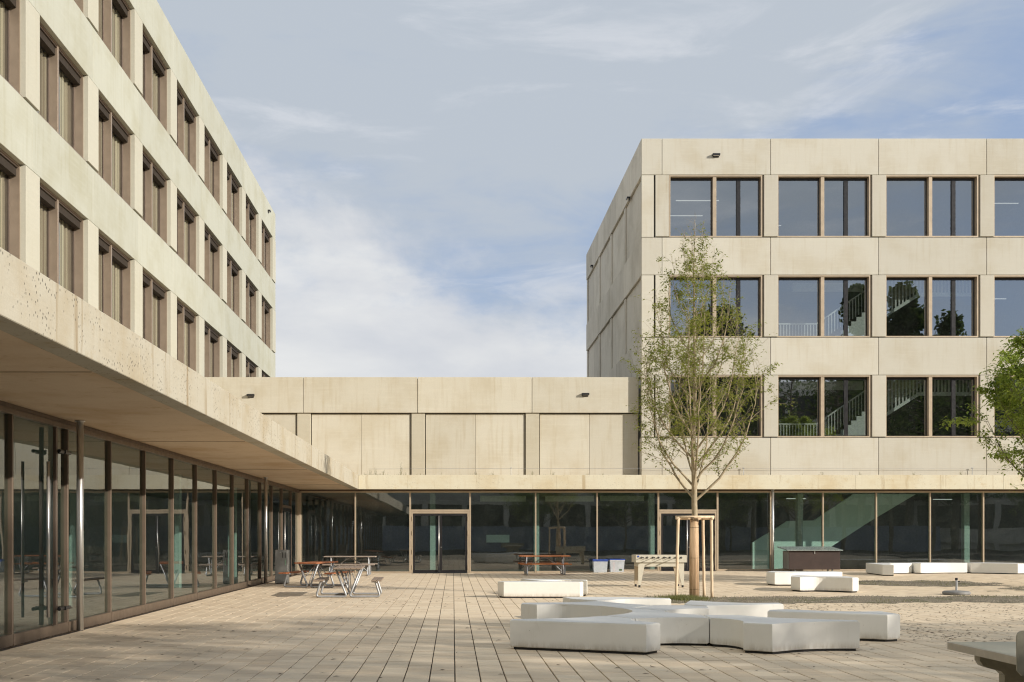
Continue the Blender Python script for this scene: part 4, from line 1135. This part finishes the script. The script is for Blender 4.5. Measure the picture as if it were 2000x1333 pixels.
def make_tree(loc, lab, cat_group, H, limb0, env, n_limb, trunk_r, leafmat, barkmat, leaf_size, leaf_n, seed, wrap=True, tw_density=1.0, group=None, lean=.62, name='young_tree', droop=.6, thin_top=0.):
    rnd = random.Random(seed); wood = MB(); leaves = MB()
    t = thing(name, lab, 'tree', loc, 0, group)
    def envr(z):
        for (z0, r0), (z1, r1) in zip(env, env[1:]):
            if z0 <= z <= z1: return r0 + (r1 - r0) * (z - z0) / (z1 - z0)
        return .1
    tp = [Vector((0, 0, 0))]
    NS = 16
    for i in range(1, NS + 1):
        z = H * i / NS; tp.append(Vector((.03 * math.sin(z * 1.3) + rnd.gauss(0, .012), .03 * math.cos(z * 1.1), z)))
    def trad(z): return trunk_r * max(.06, max(0., 1 - z / H) ** .85) 
    wood.tube(tp, [trad(p.z) for p in tp], 10)
    def twig(p, d, L_, r, depth):
        n = 4; pts = curve_pts(p, d, L_, n, rnd, .16, .05)
        wood.tube(pts, [r * (1 - .75 * i / n) for i in range(n + 1)], 3 if depth > 1 else 4, False)
        for i in range(1, n + 1):
            if depth < 2 and rnd.random() < .85 * tw_density:
                dd = (pts[i] - pts[i - 1]).normalized(); side = Vector((rnd.gauss(0, 1), rnd.gauss(0, 1), rnd.gauss(.15, .5))).normalized()
                twig(pts[i], (dd * .7 + side * .8), L_ * rnd.uniform(.35, .6), r * .55, depth + 1)
            if rnd.random() < .95 - thin_top * max(0, (pts[i].z / H - .35)) * 1.25: leaf_cluster(leaves, pts[i], rnd, rnd.randint(1, leaf_n) + (3 if rnd.random() < .25 else 0), leaf_size, droop, leaf_size * .62)
    for k in range(n_limb):
        f = (k + .5) / n_limb; z0 = limb0 + (H * .90 - limb0) * f ** (1.15 + .25 * thin_top)
        az = k * 2.39996 + rnd.uniform(-.3, .3)
        reach = rnd.uniform(.82, 1.08)
        zt = min(H * .985, z0 + (H - z0) * .40 + .5); r_end = envr(zt) * reach
        base = Vector((0, 0, z0)); end = Vector((math.cos(az) * r_end, math.sin(az) * r_end, zt))
        L_ = (end - base).length; n = 9; pts = []
        for i in range(n + 1):
            u = i / n; q = base.lerp(end, u); bow = math.sin(u * math.pi) * L_ * .10
            q += Vector((math.cos(az) * bow, math.sin(az) * bow, -bow * lean)); q += Vector((rnd.gauss(0, .02), rnd.gauss(0, .02), rnd.gauss(0, .015))) * (u > 0)
            pts.append(q)
        r0 = trad(z0) * rnd.uniform(.42, .55)
        wood.tube(pts, [max(.004, r0 * (1 - .85 * i / n)) for i in range(n + 1)], 6, False)
        for i in range(2, n + 1):
            for _ in range(2):
                if rnd.random() < .9 * tw_density:
                    dd = (pts[i] - pts[i - 1]).normalized(); side = Vector((rnd.gauss(0, 1), rnd.gauss(0, 1), rnd.gauss(.2, .5))).normalized()
                    twig(pts[i], dd * .8 + side * .75, L_ * rnd.uniform(.16, .30) * (1.15 - .3 * i / n), max(.004, r0 * .35 * (1 - .5 * i / n)), 0 if rnd.random() < .5 else 1)
        twig(pts[-1], (pts[-1] - pts[-2]), L_ * .18, .005, 1)
    for z in (H * .9, H * .94, H * .97): 
        for _ in range(2): twig(Vector((0, 0, z)), Vector((rnd.gauss(0, .5), rnd.gauss(0, .5), 1)), .55, .005, 1)
    o = wood.build('trunk', barkmat, None, (0, 0, 0), True); o.parent = t
    o = leaves.build('crown', leafmat); o.parent = t; o['kind'] = 'stuff'
    return t, rnd
# the staked tree in front of the tower
TP = Vector((6.18, 28.2, 0))
env = [(2.4, .5), (3.4, 1.2), (4.3, 1.65), (5.1, 1.8), (6.2, 1.4), (7.3, 1.05), (8.2, .65), (9.0, .45), (9.7, .1)]
tree, _ = make_tree(TP, 'young sparse leaved tree with wrapped trunk between three stakes behind the white benches', '', 9.6, 2.45, env, 32, .092, 'leaf_young', 'bark', .070, 4, 12, tw_density=.86, thin_top=1.12)
def trunk_wrap():
    rnd = random.Random(2)
    # reed canes standing side by side round the trunk
    n = 26; m = MB()
    for i in range(n):
        a = 6.2832 * i / n; r0, r1 = .108 + rnd.uniform(-.006, .006), .092 + rnd.uniform(-.004, .004)
        z1 = 2.02 + rnd.uniform(-.03, .03)
        o = MB(); 
        m.tube([(r0 * math.cos(a), r0 * math.sin(a), -.0), ((r0 - .004) * math.cos(a), (r0 - .004) * math.sin(a), 1.0), (r1 * math.cos(a), r1 * math.sin(a), z1)], .0165, 6)
    o = m.build('trunk_wrap', 'reed', None, (0, 0, 0), True); o.parent = tree
    for z in (.22, 1.02, 1.80):
        mm = MB(); rr = .127 - z * .008
        mm.tube([(rr * math.cos(6.2832 * j / 20), rr * math.sin(6.2832 * j / 20), z) for j in range(21)], .004, 4)
        o = mm.build('tie_wire', 'litter'); o.parent = tree
trunk_wrap()
def stakes():
    t = thing('tree_stake_frame', 'three peeled timber stakes with cross rails round the wrapped trunk', 'tree stakes', (TP.x, TP.y, 0))
    b = [(-.52, -.25), (.315, .28), (.40, -.22)]; tp = [(-.45, -.20), (.27, .22), (.39, -.20)]
    for p, q in zip(b, tp):
        m = MB(); n = 10; pts = [Vector((p[0] + (q[0] - p[0]) * u / n, p[1] + (q[1] - p[1]) * u / n, 2.07 * u / n)) + Vector((random.gauss(0, .002), random.gauss(0, .002), 0)) for u in range(n + 1)]
        m.tube(pts, [.037 + random.gauss(0, .001) for _ in pts], 12); o = m.build('stake', 'stake', None, (0, 0, 0), True); o.parent = t
    tr = [(Vector((*tp[i], 2.03)), Vector((*tp[j], 2.03))) for i, j in ((0, 2), (2, 1), (1, 0))]
    for k, (a, c) in enumerate(tr):
        d = (c - a).normalized() * .07; z = Vector((0, -.0, .035 if k == 0 else .0)); m = MB(); m.tube([a - d + z, c + d + z], .036, 12); o = m.build('cross_rail', 'stake', None, (0, 0, 0), True); o.parent = t
    m = MB()
    for s in (-1, 1): m.tube([(-.10, -.20, 2.0), (-.08, .0, 2.03), (.0, .12, 2.04)], .012, 6)
    m.tube([(-.10 + .05 * math.cos(a), -.20 + .05 * math.sin(a) , 2.05 + .0 * a) for a in [i * .63 for i in range(11)]], .012, 6)
    o = m.build('tie', 'litter'); o.parent = t
stakes()
env2 = [(2.2, .8), (3.3, 2.3), (4.5, 3.15), (5.9, 2.9), (6.9, 2.0), (8.0, .8), (8.8, .1)]
rt, _ = make_tree(Vector((18.9, 33, .04)), 'leafy green tree whose crown reaches in at the right edge', '', 8.1, 2.1, env2, 30, .11, 'leaf_full', 'bark_dark', .125, 4, 5, tw_density=.85, droop=1.1)
def copy_tree(src, loc, rz, label, group):
    r = src.copy(); col.objects.link(r); r.location = loc; r.rotation_euler = (0, 0, rz); r['label'] = label; r['group'] = group
    for ch in src.children:
        c = ch.copy(); col.objects.link(c); c.parent = r
for k, (x, y) in enumerate(((15.5, -6), (22, -3.5), (47, 6), (8, -13), (52, -1), (27, -14))):
    copy_tree(rt, (x, y, 0), k * 1.3, 'young green courtyard tree behind the viewer, ' + ('nearest the viewer', 'second row', 'far right row', 'left one', 'rightmost', 'rear one')[k] + ', mirrored in the glass', 'young trees mirrored in the glass')
def big_tree(loc, H, R_, seed, lab):
    rnd = random.Random(seed); t = thing('large_tree', lab, 'tree', loc, 0, 'large trees mirrored in the windows')
    w = MB(); w.tube([(0, 0, 0), (.2, .1, H * .35), (0, .2, H * .8)], [.5, .35, .08], 8)
    lv = MB(); cl = []
    for i in range(70):
        u = rnd.random(); z = H * (.22 + .75 * u); rr = R_ * math.sin(min(1, (1.05 - u) * 1.4) * 1.57) * math.sqrt(rnd.random()); a = rnd.uniform(0, 6.28)
        c = Vector((rr * math.cos(a), rr * math.sin(a), z)); cl.append(c)
        w.tube([(0, 0, z * .75), tuple(c)], [.08, .02], 4, False)
    for c in cl:
        s = rnd.uniform(.9, 1.7)
        for _ in range(150):
            d = Vector((rnd.gauss(0, 1), rnd.gauss(0, 1), rnd.gauss(0, .8))); d = d.normalized() * s * rnd.random() ** .4; q = c + d; l = rnd.uniform(.18, .4)
            a = Vector((rnd.gauss(0, 1), rnd.gauss(0, 1), rnd.gauss(0, 1))).normalized() * l; b = a.orthogonal().normalized() * l * .6
            lv.quad(tuple(q - a), tuple(q + b), tuple(q + a), tuple(q - b))
    o = w.build('trunk', 'bark_dark'); o.parent = t; o = lv.build('crown', 'leaf_dark'); o.parent = t; o['kind'] = 'stuff'
big_tree((26.2, -15, 0), 24.5, 5.0, 3, 'tall dark tree behind the viewer, mirrored in the first tower window')
big_tree((46.3, -32, 0), 30.5, 2.8, 8, 'narrow dark tree behind the viewer, mirrored in the second tower window')
big_tree((51.8, -32, 0), 30.5, 3.6, 18, 'tall dark tree behind the viewer, mirrored in the third tower window')
big_tree((57, -32, 0), 27.0, 3.4, 28, 'dark tree behind the viewer, mirrored at the right of the third tower window')

# ================================================================== BUILDINGS BEHIND THE VIEWER (stand in the reflections) AND TREES ADDED TO SHADE THE FOREGROUND
def rear_block(x0, x1, y0, y1, H, lab):
    t = thing('opposite_building', lab, 'building', ((x0 + x1) / 2, y1, 0), 0, 'buildings across the courtyard')
    n = int((x1 - x0) / 4.6); bw = (x1 - x0) / n
    box('body', x0, x1, y0, y1 - .35, 0, H, 'side', t, .02)
    rows = int((H - 1.6) / 4.27)
    for r in range(rows + 1):
        z1 = H - r * 4.27
        box('band', x0, x1, y1 - .35, y1, max(0, z1 - 1.6), z1, 'side', t, .01)
    for r in range(rows):
        z1 = H - 1.6 - r * 4.27; z0 = z1 - 2.67
        for i in range(n):
            box('window', x0 + bw * i + .35, x0 + bw * (i + 1) - .35, y1 - .345, y1 - .2, z0, z1, 'glass_top' if False else 'black', t, 0)
    for i in range(n + 1):
        box('pier', x0 + bw * i - .3, x0 + bw * i + .3, y1 - .349, y1 - .02, 0, H - 1.6, 'side', t, .01)
rear_block(-60, 110, -50, -34, 19.5, 'long concrete block behind the viewer across the courtyard')
def screen_tree(x, y, H, seed, k):
    """slender, thinly leaved tree of the row across the courtyard; its light shade reaches the foreground"""
    rnd = random.Random(seed); t = thing('row_tree', 'slender thinly leaved tree in the row right of the viewer, number %s from the left' % k, 'tree', (x, y, 0), 0, 'row of tall thin trees across the courtyard')
    w = MB(); lv = MB(); w.tube([(0, 0, 0), (.1, 0, H * .5), (0, 0, H * .97)], [.22, .14, .03], 8)
    for i in range(60):
        z = H * rnd.uniform(.3, .95); a = i * 2.4; r = 2.6 * min(1, (1.02 - z / H) * 6); w.tube([(0, 0, z - .8), (r * math.cos(a), r * math.sin(a), z)], [.05, .015], 4, False)
    for i in range(2300):
        z = H * (.28 + .72 * rnd.random()); rr = 2.9 * min(1, (1.03 - z / H) * 9) * math.sqrt(rnd.random()); a = rnd.uniform(0, 6.28)
        q = Vector((rr * math.cos(a), rr * math.sin(a), z)); l = rnd.uniform(.10, .19)
        u = Vector((rnd.gauss(0, 1), rnd.gauss(0, 1), rnd.gauss(0, 1))).normalized() * l; v = u.orthogonal().normalized() * l * .6
        lv.quad(tuple(q - u), tuple(q + v), tuple(q + u), tuple(q - v))
    o = w.build('trunk', 'bark_dark'); o.parent = t; o = lv.build('crown', 'leaf_dark'); o.parent = t; o['kind'] = 'stuff'
for k in range(14): screen_tree(22.8 + k * 4.1, -6 + .5 * math.sin(k * 2.1), (13.9, 14.8)[k] if k < 2 else 18.0 + .5 * math.sin(k * 1.7), 40 + k, ('one', 'two', 'three', 'four', 'five', 'six', 'seven', 'eight', 'nine', 'ten', 'eleven', 'twelve', 'thirteen', 'fourteen', 'fifteen')[k])  # row added out of view, heights shaped for the foreground shade
def hoarding():
    t = thing('site_fence', 'blue grey boarded site fence behind the viewer, mirrored in the ground floor glass', 'fence', (5, -20, 0))
    for i in range(32):
        x = -30 + i * 2.5; box('fence_panel', x + .01, x + 2.49, -20.04, -20, .05, 2.5, 'fence', t, 0)
        box('post', x - .04, x + .04, -20.12, -20.045, 0, 2.6, 'galv', t, 0)
hoarding()
